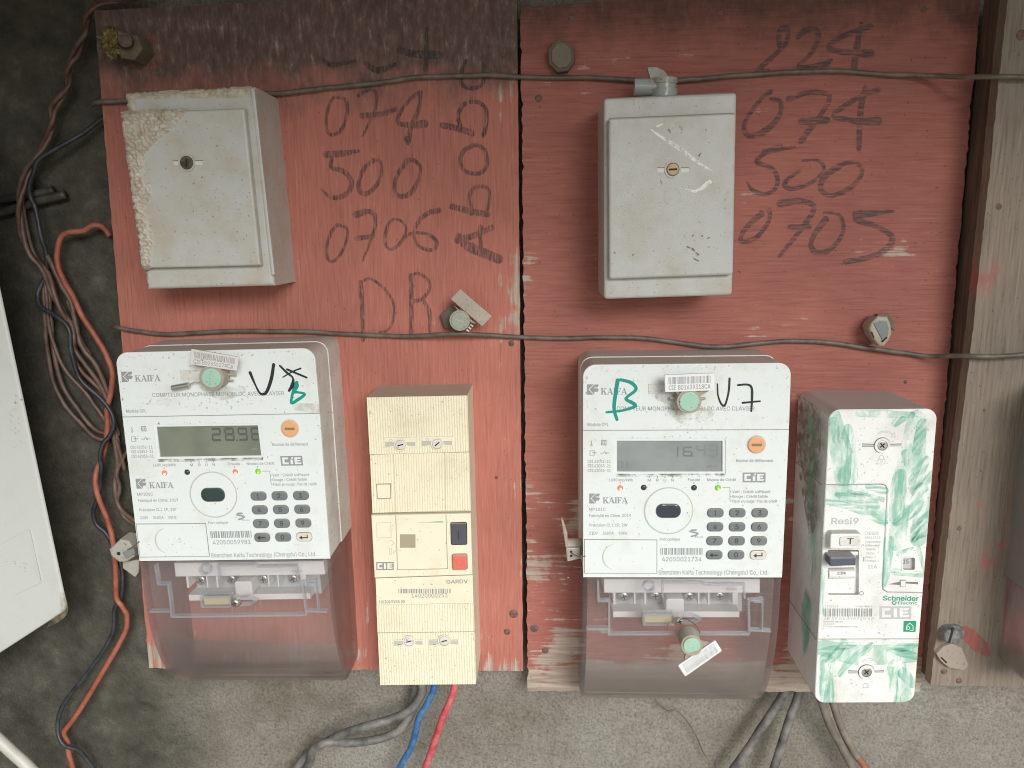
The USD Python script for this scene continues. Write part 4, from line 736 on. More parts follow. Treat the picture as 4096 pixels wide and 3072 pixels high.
for cov_, cx_, cy_, x0, x1, y0, y1, lo in ((c1, 1602, 1779, 1539, 1664, 1750, 1790, 0), (c1, 1749, 1775, 1686, 1811, 1746, 1785, 0), (c5, 1636, 2564, 1574, 1693, 2560, 2593, 1), (c5, 1777, 2562, 1715, 1836, 2558, 2592, 1)):
    y = YG - 0.0004
    obj('screw_plate', bev(rect(x0, y0, x1, y1, y), YG + 0.002, y, 0.0002), 'cream_plastic', cov_)
    wy = (cy_ - 2) if not lo else cy_ + 8
    obj('screw_groove', ext(unary_union([quad([(x0 + 2, wy - 10), (cx_ - 20, wy - 8), (cx_ - 20, wy + 6), (x0 + 2, wy + 12)], y), quad([(cx_ + 20, wy - 9), (x1 - 3, wy - 9), (x1 - 3, wy + 8), (cx_ + 20, wy + 5)], y)]), y, y - 0.0001), 'groove_soft', cov_, smooth=False)
    obj('screw_ring', ext(disc(cx_, cy_, 25, y, 32).difference(disc(cx_, cy_, 21, y, 32)), y, y - 0.0008), 'cream_plastic', cov_, smooth=False)
    cross_screw(cov_, 'screw', cx_, cy_, 20, y, 0.0009, 'tag_plastic', ang=random.uniform(.2, 1.3), kind='slot')
    obj('engraved_mark', ext(ring_px(x0 + 24, (y0 + 12) if not lo else y1 - 10, 6, 2, y), y, y - 0.0001), 'groove_soft', cov_, smooth=False)
yk = YG - 0.00305
obj('panel_groove', ext(unary_union([lines_px([(1583, 2062), (1590, 2279), (1790, 2275), (1784, 2058)], 2.2, yk)]), yk, yk - 0.00006), 'groove', cb, smooth=False)
obj('inspection_window', ext(rect(1600, 2137, 1662, 2191, yk), yk + .001, yk - 0.00012), 'window_tan', cb, smooth=False)
kq = rnd(quad([(1803, 2091), (1866, 2090), (1867, 2177), (1806, 2178)], yk), 0.0009)
obj('button_gap', ext(kq.buffer(.0004), yk, yk - .00008), 'screw_dark', cb, smooth=False); on = obj('on_button', bev(kq, yk + .001, yk - 0.0014, 0.0006), 'dark_plastic', cb)
obj('button_mark', ext(lines_px([(1835, 2120), (1835, 2154)], 5, yk), yk - .0013, yk - 0.0015), 'key_ink', on, smooth=False)
kq = rnd(quad([(1809, 2216), (1868, 2215), (1870, 2276), (1811, 2277)], yk), 0.0012)
obj('button_gap', ext(kq.buffer(.0003), yk, yk - .00008), 'groove', cb, smooth=False); of = obj('off_button', bev(kq, yk + .001, yk - 0.0022, 0.0009), 'red_plastic', cb)
obj('button_mark', ext(ring_px(1839, 2250, 13, 3, yk - .0022), yk - .0021, yk - .0024), 'red_plastic', of, smooth=False)
obj('utility_logo', local(UTIL_B, 1505, 2248, 1575, 2280, yk), 'ink_grey', cb, smooth=False)
obj('engraved_mark', [ext(g, yk, yk - .00006) for g in (lines_px([(1507, 2092), (1563, 2090), (1565, 2150), (1508, 2152), (1507, 2092)], 1.8, yk), lines_px([(1556, 2164), (1566, 2162), (1576, 2172), (1566, 2182)], 2.5, yk), rect(1557, 2193, 1566, 2218, yk).difference(rect(1559, 2195, 1564, 2216, yk)), lines_px([(1574, 2216), (1575, 2206), (1584, 2202)], 2.5, yk))], 'groove_soft', cb, smooth=False)
obj('square_outline', ext(lines_px([(1506, 1937), (1562, 1935), (1562, 1994), (1510, 1995), (1506, 1937)], 2.5, YG), YG, YG - .0001), 'groove', G, smooth=False)
obj('blank_plate', bev(rect(1508, 1938, 1561, 1993, YG), YG + .001, YG - .00008, .00005), 'cream_plastic', G)
obj('teal_smudge', ext(stroke([(1670, 2090), (1720, 2089), (1770, 2087)], [4, 3, 8], yk), yk, yk - .00006), 'green_smear_level', cb, smooth=False)
yl = YG - .00022
obj('model_text', text('GARDV', 1786, 1872, 2334, 14, yl, 2332, True), 'ink_grey', G, smooth=False)
obj('serial_number', text('14020000253', 1647, 1790, 2391, 16, yl, 2389), 'ink_grey', G, smooth=False); obj('barcode', barcode(1594, 2355, 1804, 2373, yl, 21, 75), 'ink_grey', G, smooth=False)
obj('date_text', text('10/201915S 05', 1516, 1620, 2413, 11, yl, 2411), 'ink_dark', G, smooth=False)

# ------------------------------------------------------------------ the white breaker smeared with green paint
YB = -0.066
S = thing('circuit_breaker', 'white rounded breaker smeared with green paint, blue toggle in its middle', 'circuit breaker', P(3480, 2700, 0))
bo = quad([(3316, 1637), (3755, 1634), (3694, 2372), (3655, 2811), (3258, 2813)], YB)
bo = Polygon([P2(3317, 1637, YB), P2(3752, 1634, YB), P2(3657, 2811, YB), P2(3257, 2813, YB)])
bo = rnd(bo, 0.0075)
obj('body', bev(bo.buffer(-0.0002), 0.0, YB + 0.0032, 0.0004), 'breaker_plastic', S)
sp = P2(3298, 1940, YB)
cutL = Polygon([P2(*q, YB) for q in [(3200, 1940), (3524, 1937), (3542, 1942), (3549, 1958), (3530, 2340), (3532, 2358), (3548, 2369), (3800, 2372), (3800, 2556), (3200, 2558)]])
cutL = cutL.buffer(0)
lowp = Polygon([P2(*q, YB) for q in [(3100, 2558), (3900, 2555), (3900, 3000), (3100, 3000)]])
g_ = 0.00022
upc = bo.difference(cutL).difference(lowp).buffer(-g_); mid = bo.intersection(cutL).buffer(-g_); lwc = bo.intersection(lowp).buffer(-g_)
def chamfered(poly, y0, y1, b=0.0005):
    return man(poly, y0, y1 + b) + man(poly.buffer(-b * .45), y0, y1 + b * .35) + man(poly.buffer(-b), y0, y1)
rec = rnd(quad([(3307, 2196), (3438, 2196), (3438, 2398), (3285, 2398)], YB), 0.0008)
uc = obj('upper_cover', chamfered(upc, YB + 0.004, YB) - man(rnd(rect(3609, 2229, 3661, 2280, YB), 0.0014), YB + .003, YB - .01), 'breaker_plastic', S)
mp = obj('front_panel', chamfered(mid, YB + 0.004, YB) - man(rnd(rect(3312, 2200, 3436, 2380, YB), 0.001), YB + 0.0036, YB - 0.01), 'breaker_plastic', S)
lc = obj('lower_cover', chamfered(lwc, YB + 0.004, YB), 'breaker_plastic', S)
obj('rating_window', ext(rect(3605, 2225, 3665, 2284, YB), YB + .0032, YB + .0028), 'ink_pale', uc, smooth=False)
obj('rating_digit', text('15', 3612, 3634, 2254, 16, YB + .0027), 'ink_dark', uc, smooth=False)
obj('window_rim', ext(rnd(rect(3606, 2226, 3664, 2283, YB), .0018).difference(rnd(rect(3610, 2230, 3660, 2279, YB), .0014)), YB, YB - .0003), 'breaker_plastic', uc, smooth=False)
def wings(par, cx_, cy_, x0, x1, hh, y):
    obj('screw_groove', ext(unary_union([quad([(x0, cy_ - hh), (cx_ - 30, cy_ - hh * .6), (cx_ - 30, cy_ + hh), (x0, cy_ + hh)], y), quad([(cx_ + 30, cy_ - hh * .6), (x1, cy_ - hh), (x1, cy_ + hh * .6), (cx_ + 30, cy_ + hh)], y)]), y, y - .00008), 'ink_pale', par, smooth=False)
    obj('groove_edge', ext(unary_union([lines_px([(x0, cy_ - hh), (cx_ - 30, cy_ - hh * .6)], 3, y), lines_px([(cx_ + 30, cy_ - hh * .6), (x1, cy_ - hh)], 3, y), lines_px([(x0, cy_ + hh), (cx_ - 30, cy_ + hh)], 2, y)]), y, y - .0001), 'groove', par, smooth=False)
    obj('screw_ring', ext(disc(cx_, cy_, 31, y, 36).difference(disc(cx_, cy_, 21, y, 36)), y, y - .0009), 'breaker_plastic', par, smooth=False)
    obj('ring_gap', ext(ring_px(cx_, cy_, 32, 2.5, y), y, y - .0001), 'groove', par, smooth=False)
    cross_screw(par, 'screw', cx_, cy_, 20, y, .0007, 'zinc', ang=.7)
wings(uc, 3528, 1781, 3448, 3606, 6, YB); wings(lc, 3465, 2687, 3392, 3536, 5, YB)
def arrow(par, cx_, cy_, y):
    arc = [(cx_ + 42 * math.sin(q), cy_ + 18 - 34 * math.cos(q)) for q in np.linspace(-.85, .8, 10)]
    obj('engraved_arrow', ext(unary_union([lines_px(arc, 2.2, y), lines_px([(a, b + 6) for a, b in arc], 1.8, y), lines_px([(cx_ + 26, cy_ + 2), (cx_ + 37, cy_ - 10), (cx_ + 40, cy_ + 8), (cx_ + 24, cy_ + 6)], 2.2, y)]), y, y - .00008), 'ink_pale', par, smooth=False)
arrow(uc, 3541, 1740, YB); arrow(lc, 3478, 2650, YB)
obj('engraved_lock', ext(unary_union([rnd(rect(3511, 1836, 3541, 1857, YB), .0008).difference(rnd(rect(3513, 1838, 3539, 1855, YB), .0006)), lines_px([(3517, 1836), (3517, 1826), (3522, 1821), (3530, 1821), (3535, 1826), (3535, 1836)], 2.2, YB), ring_px(3526, 1846, 4, 2, YB)]), YB, YB - .00008), 'ink_pale', uc, smooth=False)
obj('engraved_lock', ext(unary_union([ring_px(3462, 2742, 10, 2.5, YB), rnd(rect(3451, 2735, 3474, 2752, YB), .0008).difference(rnd(rect(3453, 2737, 3472, 2750, YB), .0006))]), YB, YB - .00008), 'ink_pale', lc, smooth=False)
obj('slit', ext(unary_union([quad([(3554, 2337), (3600, 2326), (3600, 2340)], YB), quad([(3622, 2327), (3672, 2328), (3672, 2337), (3622, 2334)], YB)]), YB, YB - .00008), 'groove', uc, smooth=False)
obj('latch', bev(rect(3601, 2321, 3621, 2345, YB), YB + .001, YB - .0007, .0003), 'breaker_plastic', uc); obj('latch_gap', ext(rect(3599, 2319, 3623, 2347, YB), YB, YB - .00009), 'groove', uc, smooth=False)
# test button housing, toggle and its well
hs = obj('test_button_housing', bev(rnd(quad([(3322, 2134), (3446, 2133), (3446, 2196), (3320, 2197)], YB - .007), .0016), YB + .001, YB - .007, .001, 3), 'breaker_plastic', mp)
tb_ = obj('test_button', bev(rnd(quad([(3357, 2147), (3440, 2146), (3439, 2183), (3358, 2184)], YB - .007), .0016), YB, YB - .0078, .0005), 'tag_plastic', mp)
obj('button_letter', text('T', 3388, 3413, 2177, 24, YB - .0079), 'key_ink', tb_, smooth=False)
w0 = YB + .0032
obj('well_ledge', bev(quad([(3318, 2205), (3434, 2205), (3434, 2222), (3318, 2222)], w0 - .003), w0, w0 - .0035, .001), 'breaker_plastic', mp)
tg = obj('toggle', bev(rnd(quad([(3316, 2228), (3424, 2226), (3424, 2262), (3318, 2266)], YB - .009), .0012), w0, YB - .0095, .0012, 3, 1.0), 'toggle_plastic', mp)
obj('toggle_barrel', cyl(P(3310, 2292, w0 + .001), P(3412, 2288, w0 + .001), .0042, .0042), 'breaker_plastic', mp)
obj('toggle_text', text('I.ON', 3352, 3384, 2298, 9, YB - .0009, 2297), 'ink_dark', mp, smooth=False)
obj('engraved_mark', ext(unary_union([ring_px(3446, 2373, 8, 3, YB), rect(3453, 2228, 3457, 2246, YB)]), YB, YB - .0001), 'ink_grey', mp, smooth=False)
yb_ = YB - .00006
def pb(name, items, m='ink_pale'):
    for s, a, b, by, cap, bd in items: obj(name, text(s, a, b, by, cap, yb_, bold=bd), m, mp, smooth=False)
pb('model_text', [('Resi9', 3325, 3434, 2096, 24, True)])
pb('rating_text', [('DB60', 3459, 3513, 2140, 14, False), ('R9E62115', 3459, 3521, 2156, 10, False), ('Disjoncteur', 3462, 3523, 2171, 8.5, False), ('Différentiel-', 3462, 3523, 2186, 8.5, False), ('500mA', 3464, 3502, 2201, 8.5, False), ('250V~', 3464, 3500, 2218, 8.5, False), ('Pôles: 2', 3462, 3502, 2233, 8.5, False), ('Protégé: 1', 3462, 3515, 2247, 8.5, False), ('15A', 3471, 3508, 2274, 15, False)])
obj('brand_text', text('Schneider', 3531, 3674, 2401, 18, yb_, 2403, True), 'brand_green', mp, smooth=False)
obj('brand_text', text('Electric', 3592, 3669, 2417, 11.5, yb_, 2418), 'brand_green', mp, smooth=False)
obj('brand_mark', ext(ring_px(3577, 2411, 7.5, 4, yb_).difference(lines_px([(3566, 2420), (3588, 2402)], 2.5, yb_)), yb_, yb_ - .0001), 'brand_green', mp, smooth=False)
obj('utility_logo', local(UTIL_B, 3519, 2425, 3645, 2476, yb_), 'ink_pale', mp, smooth=False)
ic = obj('house_icon', ext(quad([(3615, 2484), (3665, 2483), (3662, 2528), (3613, 2527)], yb_), yb_, yb_ - .0001), 'brand_green', mp, smooth=False)
yi = yb_ - .00012
obj('icon_drawing', ext(lines_px([(3639, 2521), (3652, 2521), (3652, 2504), (3639, 2492), (3626, 2504), (3626, 2520)], 2.4, yi).union(ring_px(3633, 2512, 6, 2.4, yi)), yi, yi - .00008), 'paper_white', ic, smooth=False)
pb('date_text', [('12/2019', 3299, 3354, 2429, 8, False), ('YY-2019-W50-4-1', 3417, 3498, 2429, 6.5, False)])
obj('barcode', barcode(3295, 2434, 3494, 2466, yb_, 33, 70), 'ink_grey', mp, smooth=False)
pb('serial_number', [('18 19 E1 390715 45', 3296, 3494, 2478, 8.5, False)])
pb('address_text', [('Schneider Electric', 3293, 3372, 2489, 6.5, False), ('CS 30323', 3293, 3335, 2499, 6.5, False), ('F-92506 Rueil Malmaison Cedex', 3292, 3433, 2509, 6.5, False)])
KB, KC = (3100, 1500, .4219), (3100, 2100, .4822)
ysm = YB - .00004
def smear(par, ps, k, m): 
    ox, oy, s = k
    for pts, w in ps:
        g = stroke([(ox + a * s, oy + b * s) for a, b in pts], [q * s * 1.3 for q in w], ysm).intersection(bo.buffer(-.0006))
        if not g.is_empty: obj('paint_smear', ext(g, ysm, ysm - .00005), m, par, smooth=False)
smear(uc, [([(690, 500), (690, 650), (705, 850), (690, 960)], [60, 120, 110, 150]), ([(555, 440), (585, 620)], [70, 60]), ([(1190, 940), (1175, 1150), (1165, 1390)], [80, 120, 70]), ([(1235, 740), (1245, 840)], [60, 40])], KB, 'green_smear_upright')
smear(uc, [([(1400, 470), (1345, 720)], [90, 70]), ([(1430, 800), (1350, 950), (1335, 1090)], [60, 130, 90]), ([(1390, 1080), (1310, 1270), (1150, 1400)], [100, 110, 60]), ([(1455, 1320), (1400, 1390), (1320, 1470)], [60, 80, 70]), ([(1450, 1500), (1310, 1560)], [50, 24]), ([(1480, 930), (1445, 1010)], [40, 50]), ([(1210, 420), (1140, 455)], [50, 60])], KB, 'green_smear_slant')
smear(uc, [([(880, 345), (1100, 332)], [40, 26])], KB, 'green_smear_level')
smear(mp, [([(590, 1135), (750, 1165), (900, 1205), (960, 1245)], [40, 80, 90, 60]), ([(480, 1195), (700, 1245), (850, 1300), (1035, 1395)], [50, 60, 70, 60]), ([(880, 1060), (1040, 1100)], [40, 60]), ([(700, 1100), (1020, 1180)], [30, 40])], KB, 'green_smear_level')
smear(uc, [([(945, 130), (925, 380), (905, 500)], [70, 60, 30]), ([(1190, 190), (1245, 400)], [30, 20])], KC, 'green_smear_upright')
smear(uc, [([(1215, 0), (1150, 120)], [60, 50]), ([(1275, 50), (1150, 120)], [40, 30]), ([(1140, 190), (1020, 240)], [20, 34])], KC, 'green_smear_slant')
smear(uc, [([(990, 385), (1240, 415)], [50, 40])], KC, 'green_smear_level')
smear(mp, [([(385, 380), (395, 480), (380, 640), (385, 720)], [30, 40, 30, 40])], KC, 'green_smear_upright')
smear(lc, [([(570, 975), (490, 1090), (430, 1120)], [60, 70, 40]), ([(800, 1000), (620, 1130), (540, 1240)], [50, 60, 40])], KC, 'green_smear_slant')
smear(lc, [([(370, 1050), (560, 1010), (650, 990)], [40, 60, 40]), ([(920, 975), (1050, 1015), (1185, 985)], [50, 70, 40]), ([(940, 1040), (1060, 1060), (1185, 1095)], [30, 60, 50])], KC, 'green_smear_level')
smear(lc, [([(425, 1150), (430, 1390), (470, 1490)], [80, 100, 60]), ([(960, 1210), (1010, 1460)], [70, 60]), ([(1065, 1230), (1140, 1320)], [80, 60])], KC, 'green_smear_upright')
# paint and seams on the left flank
def flank(name, pts, m):
    """pts: (share of the depth from the front, photo row)"""
    g = Polygon([(YB * (1 - a), P(3290, b, YB)[2]) for a, b in pts])
    t = trimesh.creation.extrude_polygon(g, .0001, engine='earcut'); v = t.vertices.copy()
    zt_, zb_ = P(3298, 1690, YB), P(3257, 2780, YB)
    x = zt_[0] + (v[:, 1] - zt_[2]) / (zb_[2] - zt_[2]) * (zb_[0] - zt_[0])
    obj(name, trimesh.Trimesh(np.stack([x + .00012 - .0004 - v[:, 2], v[:, 0], v[:, 1]], 1), t.faces[:, ::-1], process=False), m, S, smooth=False)
# ------------------------------------------------------------------ bolts, seals and loose fittings
def seal_tag(par, q, y, m, code=None, flip=False, seed=4, ink='ink_grey', th=.0012):
    tq = rnd(quad(q, y), .0007); tg_ = obj('tag_plate', bev(tq, y + th, y, .0003), m, par)
    if code:
        q = [np.array(p, float) for p in q]     # corner order: first the left end of the reading direction, upper corner first
        L = lambda u, v: (q[0] * (1 - u) + q[1] * u) * (1 - v) + (q[3] * (1 - u) + q[2] * u) * v
        r = random.Random(seed); gs, t = [], .08
        while t < .92:
            w = r.choice([.008, .012, .02]); gs.append(quad([L(t, .14), L(t + w, .14), L(t + w, .55), L(t, .55)], y)); t += w + r.choice([.009, .013, .02])
        obj('barcode', ext(unary_union(gs), y, y - .0001), ink, tg_, smooth=False)
        a, b = L(.08, .88), L(.92, .88); cap = np.linalg.norm(L(.5, .88) - L(.5, .62))
        obj('tag_number', text(code, a[0], b[0], a[1], cap, y - .00005, b[1]), ink, tg_, smooth=False)
    return tg_
def seal_body(par, px, py, r, y0, y1, m='seal_plastic', cap='seal_cap_green', capr=None, back=None):
    a = P(px, py, y1); b = np.array([a[0], y0, a[2]]) if back is None else back
    k = .000165
    obj('seal_case', cyl(b, a, r * k * 1.03, r * k), m, par, smooth=40)
    capr = capr or r * .8
    obj('seal_cap', bev(disc(px, py, capr, y1, 36), y1 + .001, y1 - .0007, .0004), cap, par)
    obj('cap_mark', ext(stroke([(px - capr * .4, py - capr * .1), (px + capr * .4, py + capr * .15)], [3, 4], y1 - .0007), y1 - .0007, y1 - .00078), 'groove_soft', par, smooth=False)
# left meter: seal with barcode tag
s = thing('tamper_seal', 'green-capped seal with tilted barcode tag on the left meter', 'tamper seal', P(846, 1512, FY), 'seals')
seal_body(s, 846, 1512, 50, FY - .0005, FY - .011, capr=39)
seal_tag(s, [(764, 1395), (956, 1428), (946, 1484), (758, 1457)], FY - .012, 'tag_plastic', 'CIE B02655274CA', seed=4)
obj('tag_neck', bev(quad([(812, 1465), (890, 1478), (880, 1498), (820, 1490)], FY - .0085).convex_hull, FY - .006, FY - .009, .0003), 'seal_plastic', s)
a, b = P(689, 1552, FY - .004), P(755, 1539, FY - .004); obj('crimp_sleeve', cyl(a, b, .0019, .0019), 'zinc', s); obj('seal_wire', tube(np.stack([b, P(780, 1528, FY - .004), P(806, 1530, FY - .004)]), .0004, 6), 'screw_steel', s)
obj('stub', cyl(P(900, 1497, FY - .003), P(944, 1499, FY - .003), .0009), 'seal_grey', s); obj('stub', cyl(P(895, 1518, FY - .003), P(933, 1522, FY - .003), .0007), 'seal_grey', s)
# right meter: seal with barcode tag
s = thing('tamper_seal', 'green-capped seal under a level white barcode tag on the right meter', 'tamper seal', P(2757, 1606, FY), 'seals')
seal_body(s, 2757, 1606, 48, FY - .0005, FY - .012, capr=40)
seal_tag(s, [(2658, 1500), (2858, 1492), (2858, 1562), (2660, 1569)], FY - .013, 'tag_white', 'CIE B01639318CA', seed=8)
obj('tag_neck', bev(quad([(2690, 1560), (2848, 1556), (2800, 1584), (2722, 1586)], FY - .009).convex_hull, FY - .007, FY - .0095, .0003), 'seal_plastic', s)
obj('stub', cyl(P(2680, 1594, FY - .003), P(2720, 1594, FY - .003), .0011), 'seal_grey', s); obj('stub', cyl(P(2800, 1594, FY - .003), P(2822, 1593, FY - .003), .0009), 'seal_grey', s)
# right meter: seal hanging from the cover screw
s = thing('tamper_seal', 'dusty seal hanging by wire before the right clear cover, white tag upside down', 'tamper seal', P(2767, 2582, FY), 'seals')
seal_body(s, 2767, 2582, 42, 0, FY - .022, capr=34, back=P(2752, 2545, FY - .003))
seal_tag(s, [(2888, 2604), (2741, 2707), (2712, 2662), (2861, 2561)], FY - .021, 'tag_white', 'CIE B01635014CA', seed=13)
obj('tag_neck', bev(quad([(2735, 2640), (2800, 2600), (2850, 2572), (2800, 2562), (2742, 2610)], FY - .018).convex_hull, FY - .017, FY - .0195, .0003), 'seal_plastic', s)
obj('seal_wire', cable([(2717, 2481, FY - .004), (2740, 2474, FY - .006), (2770, 2490, FY - .007), (2790, 2510, FY - .008), (2800, 2535, FY - .009)], .00045, 6, 6), 'thread', s)
obj('seal_wire', cable([(2690, 2482, FY - .003), (2675, 2492, FY - .004), (2668, 2520, FY - .004)], .0004, 6, 6), 'thread', s)
# seal on the left side of the left meter
s = thing('broken_seal', 'grey broken seal hanging at the lower left edge of the left meter', 'broken seal', P(500, 2200, -.04), 'broken seals')
k5 = lambda pts: [(a * .5426, 1600 + b * .5426) for a, b in pts]
obj('seal_case', bev(Polygon([P2(a, b, -.052) for a, b in k5([(816, 1092), (895, 1018), (960, 1030), (1008, 1100), (1000, 1150), (940, 1188), (890, 1188), (830, 1142)])]).convex_hull, -.040, -.055, .002, 3), 'seal_grey', s)
obj('seal_case', bev(rnd(quad(k5([(905, 1120), (985, 1085), (1000, 1130), (930, 1172)]), -.0555), .0008).convex_hull, -.053, -.0562, .0005), 'seal_blue_grey', s)
obj('seal_hole', ext(disc(875 * .5426, 1600 + 1132 * .5426, 7, -.0551), -.0551, -.0553), 'screw_dark', s, smooth=False)
obj('tag_plate', bev(Polygon([P2(a, b, -.048) for a, b in k5([(904, 1196), (1024, 1178), (1020, 1272), (995, 1306), (905, 1240)])]).convex_hull, -.0465, -.048, .0003), 'seal_grey', s)
obj('seal_wire', cable([(510, 2200, -.056), (535, 2185, -.06), (556, 2167, -.0655)], .0004, 6, 6), 'thread', s)
# clip on the left side of the right meter
s = thing('broken_seal', 'pale seal clip with an upright blade at the left edge of the right meter', 'broken seal', P(2300, 2200, -.03), 'broken seals')
k7 = lambda pts: [(2200 + a * .211, 2000 + b * .211) for a, b in pts]
ab = k7([(335, 890), (590, 890)]); obj('seal_case', cyl(P(2268, 2188, -.044), P(2326, 2186, -.044), .0062, .0060), 'seal_plastic', s)
obj('base_plate', bev(rnd(quad(k7([(300, 905), (575, 900), (580, 1110), (325, 1170)]), -.052), .0008).convex_hull, -.044, -.0525, .0008), 'seal_grey', s)
obj('blade', bev(quad(k7([(210, 368), (246, 368), (328, 620), (342, 895), (298, 910)]), -.050).convex_hull, -.046, -.0505, .0006), 'seal_plastic', s)
for p_ in ((400, 980), (402, 1060)): q_ = k7([p_])[0]; obj('seal_hole', ext(disc(*q_, 5, -.0526), -.0526, -.0528), 'screw_dark', s, smooth=False)
obj('seal_wire', cable([(2285, 2208, -.053), (2298, 2220, -.056), (2320, 2226, -.062), (2342, 2224, -.0645)], .0004, 6, 6), 'thread', s)
# left board: bolt with a seal and blank tag
s = thing('tamper_seal', 'dusty seal with blank slanting tag on a bolt of the left board', 'tamper seal', P(1839, 1282, 0), 'seals')
wq = Polygon([P2(1815 + 56 * math.cos(t), 1272 + 54 * math.sin(t), -.006) for t in np.arange(6) * math.pi / 3 + .2])
obj('hex_nut', bev(rnd(wq, .001), 0.0, -.007, .001), 'olive_cap', s)
seal_body(s, 1839, 1282, 44, -.006, -.020, m='seal_grey', cap='seal_cap_dusty', capr=34)
seal_tag(s, [(1840, 1156), (1967, 1265), (1929, 1306), (1802, 1196)], -.021, 'tag_dusty', None)
obj('tag_neck', bev(quad([(1815, 1222), (1905, 1296), (1885, 1290), (1835, 1245)], -.018).convex_hull, -.016, -.0185, .0003), 'seal_grey', s)
for k in range(3): obj('lug', cyl(P(1866 + 8 * k, 1318 - 10 * k, -.014), P(1876 + 8 * k, 1326 - 10 * k, -.014), .0007), 'tag_plastic', s)
# right board: broken sealed bolt
s = thing('broken_seal', 'slotted broken seal dome on a bolt near the right board edge', 'broken seal', P(3520, 1320, 0), 'broken seals')
k4 = lambda pts: [(3350 + a * .1808, 1150 + b * .1808) for a, b in pts]
obj('hex_nut', bev(Polygon([P2(3528 + 44 * math.cos(t), 1292 + 42 * math.sin(t), -.003) for t in np.arange(6) * math.pi / 3]), 0, -.006, .001), 'olive_cap', s)
obj('seal_case', bev(Polygon([P2(a, b, -.016) for a, b in k4([(830, 690), (870, 630), (1090, 640), (1160, 800), (1190, 1000), (1120, 1180), (1010, 1300), (900, 1300), (740, 1100), (680, 900), (720, 780)])]).convex_hull, -.003, -.018, .002, 3, .9), 'seal_plastic', s)
obj('seal_face', bev(Polygon([P2(a, b, -.0185) for a, b in k4([(800, 800), (920, 730), (1090, 740), (1140, 900), (1120, 1080), (1000, 1180), (900, 960)])]).convex_hull, -.017, -.0187, .0005), 'seal_blue_grey', s)
for q_ in ([(740, 985), (770, 980), (815, 1110), (795, 1122)], [(985, 1180), (1085, 1090), (1108, 1110), (995, 1215)]): obj('dark_slot', ext(quad(k4(q_), -.0189), -.0189, -.0191), 'screw_dark', s, smooth=False)
obj('spike', cyl(P(3560, 1305, -.004), P(3579, 1322, -.004), .0016, .0003), 'olive_cap', s)
# round cap bolt on the right board
s = thing('bolt_cap', 'olive faceted round cap at the top left corner of the right board', 'bolt cap', P(2245, 222, 0))
fc = Polygon([P2(2246 + 58 * math.cos(t), 222 + 68 * math.sin(t), -.009) for t in np.arange(8) * math.pi / 4 + .3])
bc = obj('cap_rim', bev(fc, 0.0, -.008, .0012, 3), 'olive_cap', s)
obj('cap_face', bev(fc.buffer(-.0022), -.006, -.0092, .0008, 3), 'cap_dusty', s)
# top left: nut wrapped in crumpled foil
s = thing('foil_wrapped_bolt', 'dark hex nut with crumpled gold foil in the left board corner', 'bolt', P(500, 180, 0))
hx = Polygon([P2(522 + 54 * math.cos(t), 190 + 58 * math.sin(t), -.016) for t in np.arange(6) * math.pi / 3 + .15]); obj('hex_nut', bev(hx, 0, -.018, .0012, 2), 'olive_cap', s)
obj('paint_scrape', ext(stroke([(588, 130), (625, 190), (615, 240), (560, 266), (520, 262)], [14, 60, 70, 40, 12], -.0002), -.0001, -.0003), 'scrape_orange', B1, smooth=False)
obj('bolt_end', cyl(P(505, 168, -.016), P(500, 160, -.026), .0055, .0045), 'rusty_steel', s)
im = trimesh.creation.icosphere(4, 1.0); d_ = 0.62 + .75 * np.abs(meshkit.noise(im.vertices * 3.2 + 5, 2) - .5) + .35 * np.abs(meshkit.noise(im.vertices * 7 + 5, 4) - .5)
im.vertices = im.vertices * d_[:, None] * [.0095, .0075, .0115] + P(447, 172, -.016); obj('foil_wrap', im, 'foil', s, smooth=False)
# grey board: slotted screw and a snapped tag
s = thing('slotted_screw', 'big grey slotted screw head on the weathered board', 'screw', P(3804, 2542, -.022))
yq = plank_y(2542)
obj('washer', bev(disc(3815, 2535, 40, yq - .002), yq + .001, yq - .004, .0012, 3), 'weathered_steel', s)
obj('head', bev(disc(3804, 2542, 33, yq - .007), yq, yq - .0095, .0018, 3), 'weathered_steel', s)
obj('slot', ext(stroke([(3812, 2514), (3797, 2567)], [9, 10], yq - .0095), yq - .0094, yq - .0097), 'screw_dark', s, smooth=False)
s = thing('snapped_tag', 'clay-coloured snapped plastic tag below the screw on the weathered board', 'snapped tag', P(3815, 2640, yq))
k9 = lambda pts: [(3650 + a * .2411, 2400 + b * .2411) for a, b in pts]
obj('tag_plate', bev(Polygon([P2(a, b, yq - .003) for a, b in k9([(505, 770), (392, 886), (450, 990), (520, 1060), (610, 1122), (730, 1140), (850, 1168), (912, 1110), (915, 1050), (870, 930), (820, 800), (640, 720)])]).convex_hull, yq + .002, yq - .0035, .0006), 'clay_plastic', s)
obj('tag_slot', ext(stroke(k9([(478, 955), (560, 1035)]), [6, 7], yq - .0035), yq - .0034, yq - .0037), 'screw_dark', s, smooth=False); obj('tag_slot', ext(stroke(k9([(858, 1040), (850, 1080)]), [4, 4], yq - .0035), yq - .0034, yq - .0037), 'groove', s, smooth=False)
obj('red_paint_patch', ext(unary_union([stroke(k9([(850, 480), (960, 600), (1120, 760), (1230, 880)]), [30, 60, 60, 30], yq - .0002).buffer(0)]), yq + .0018, yq - .0004), 'paint_red', B3, smooth=False) if 'paint_red' in MAT else None

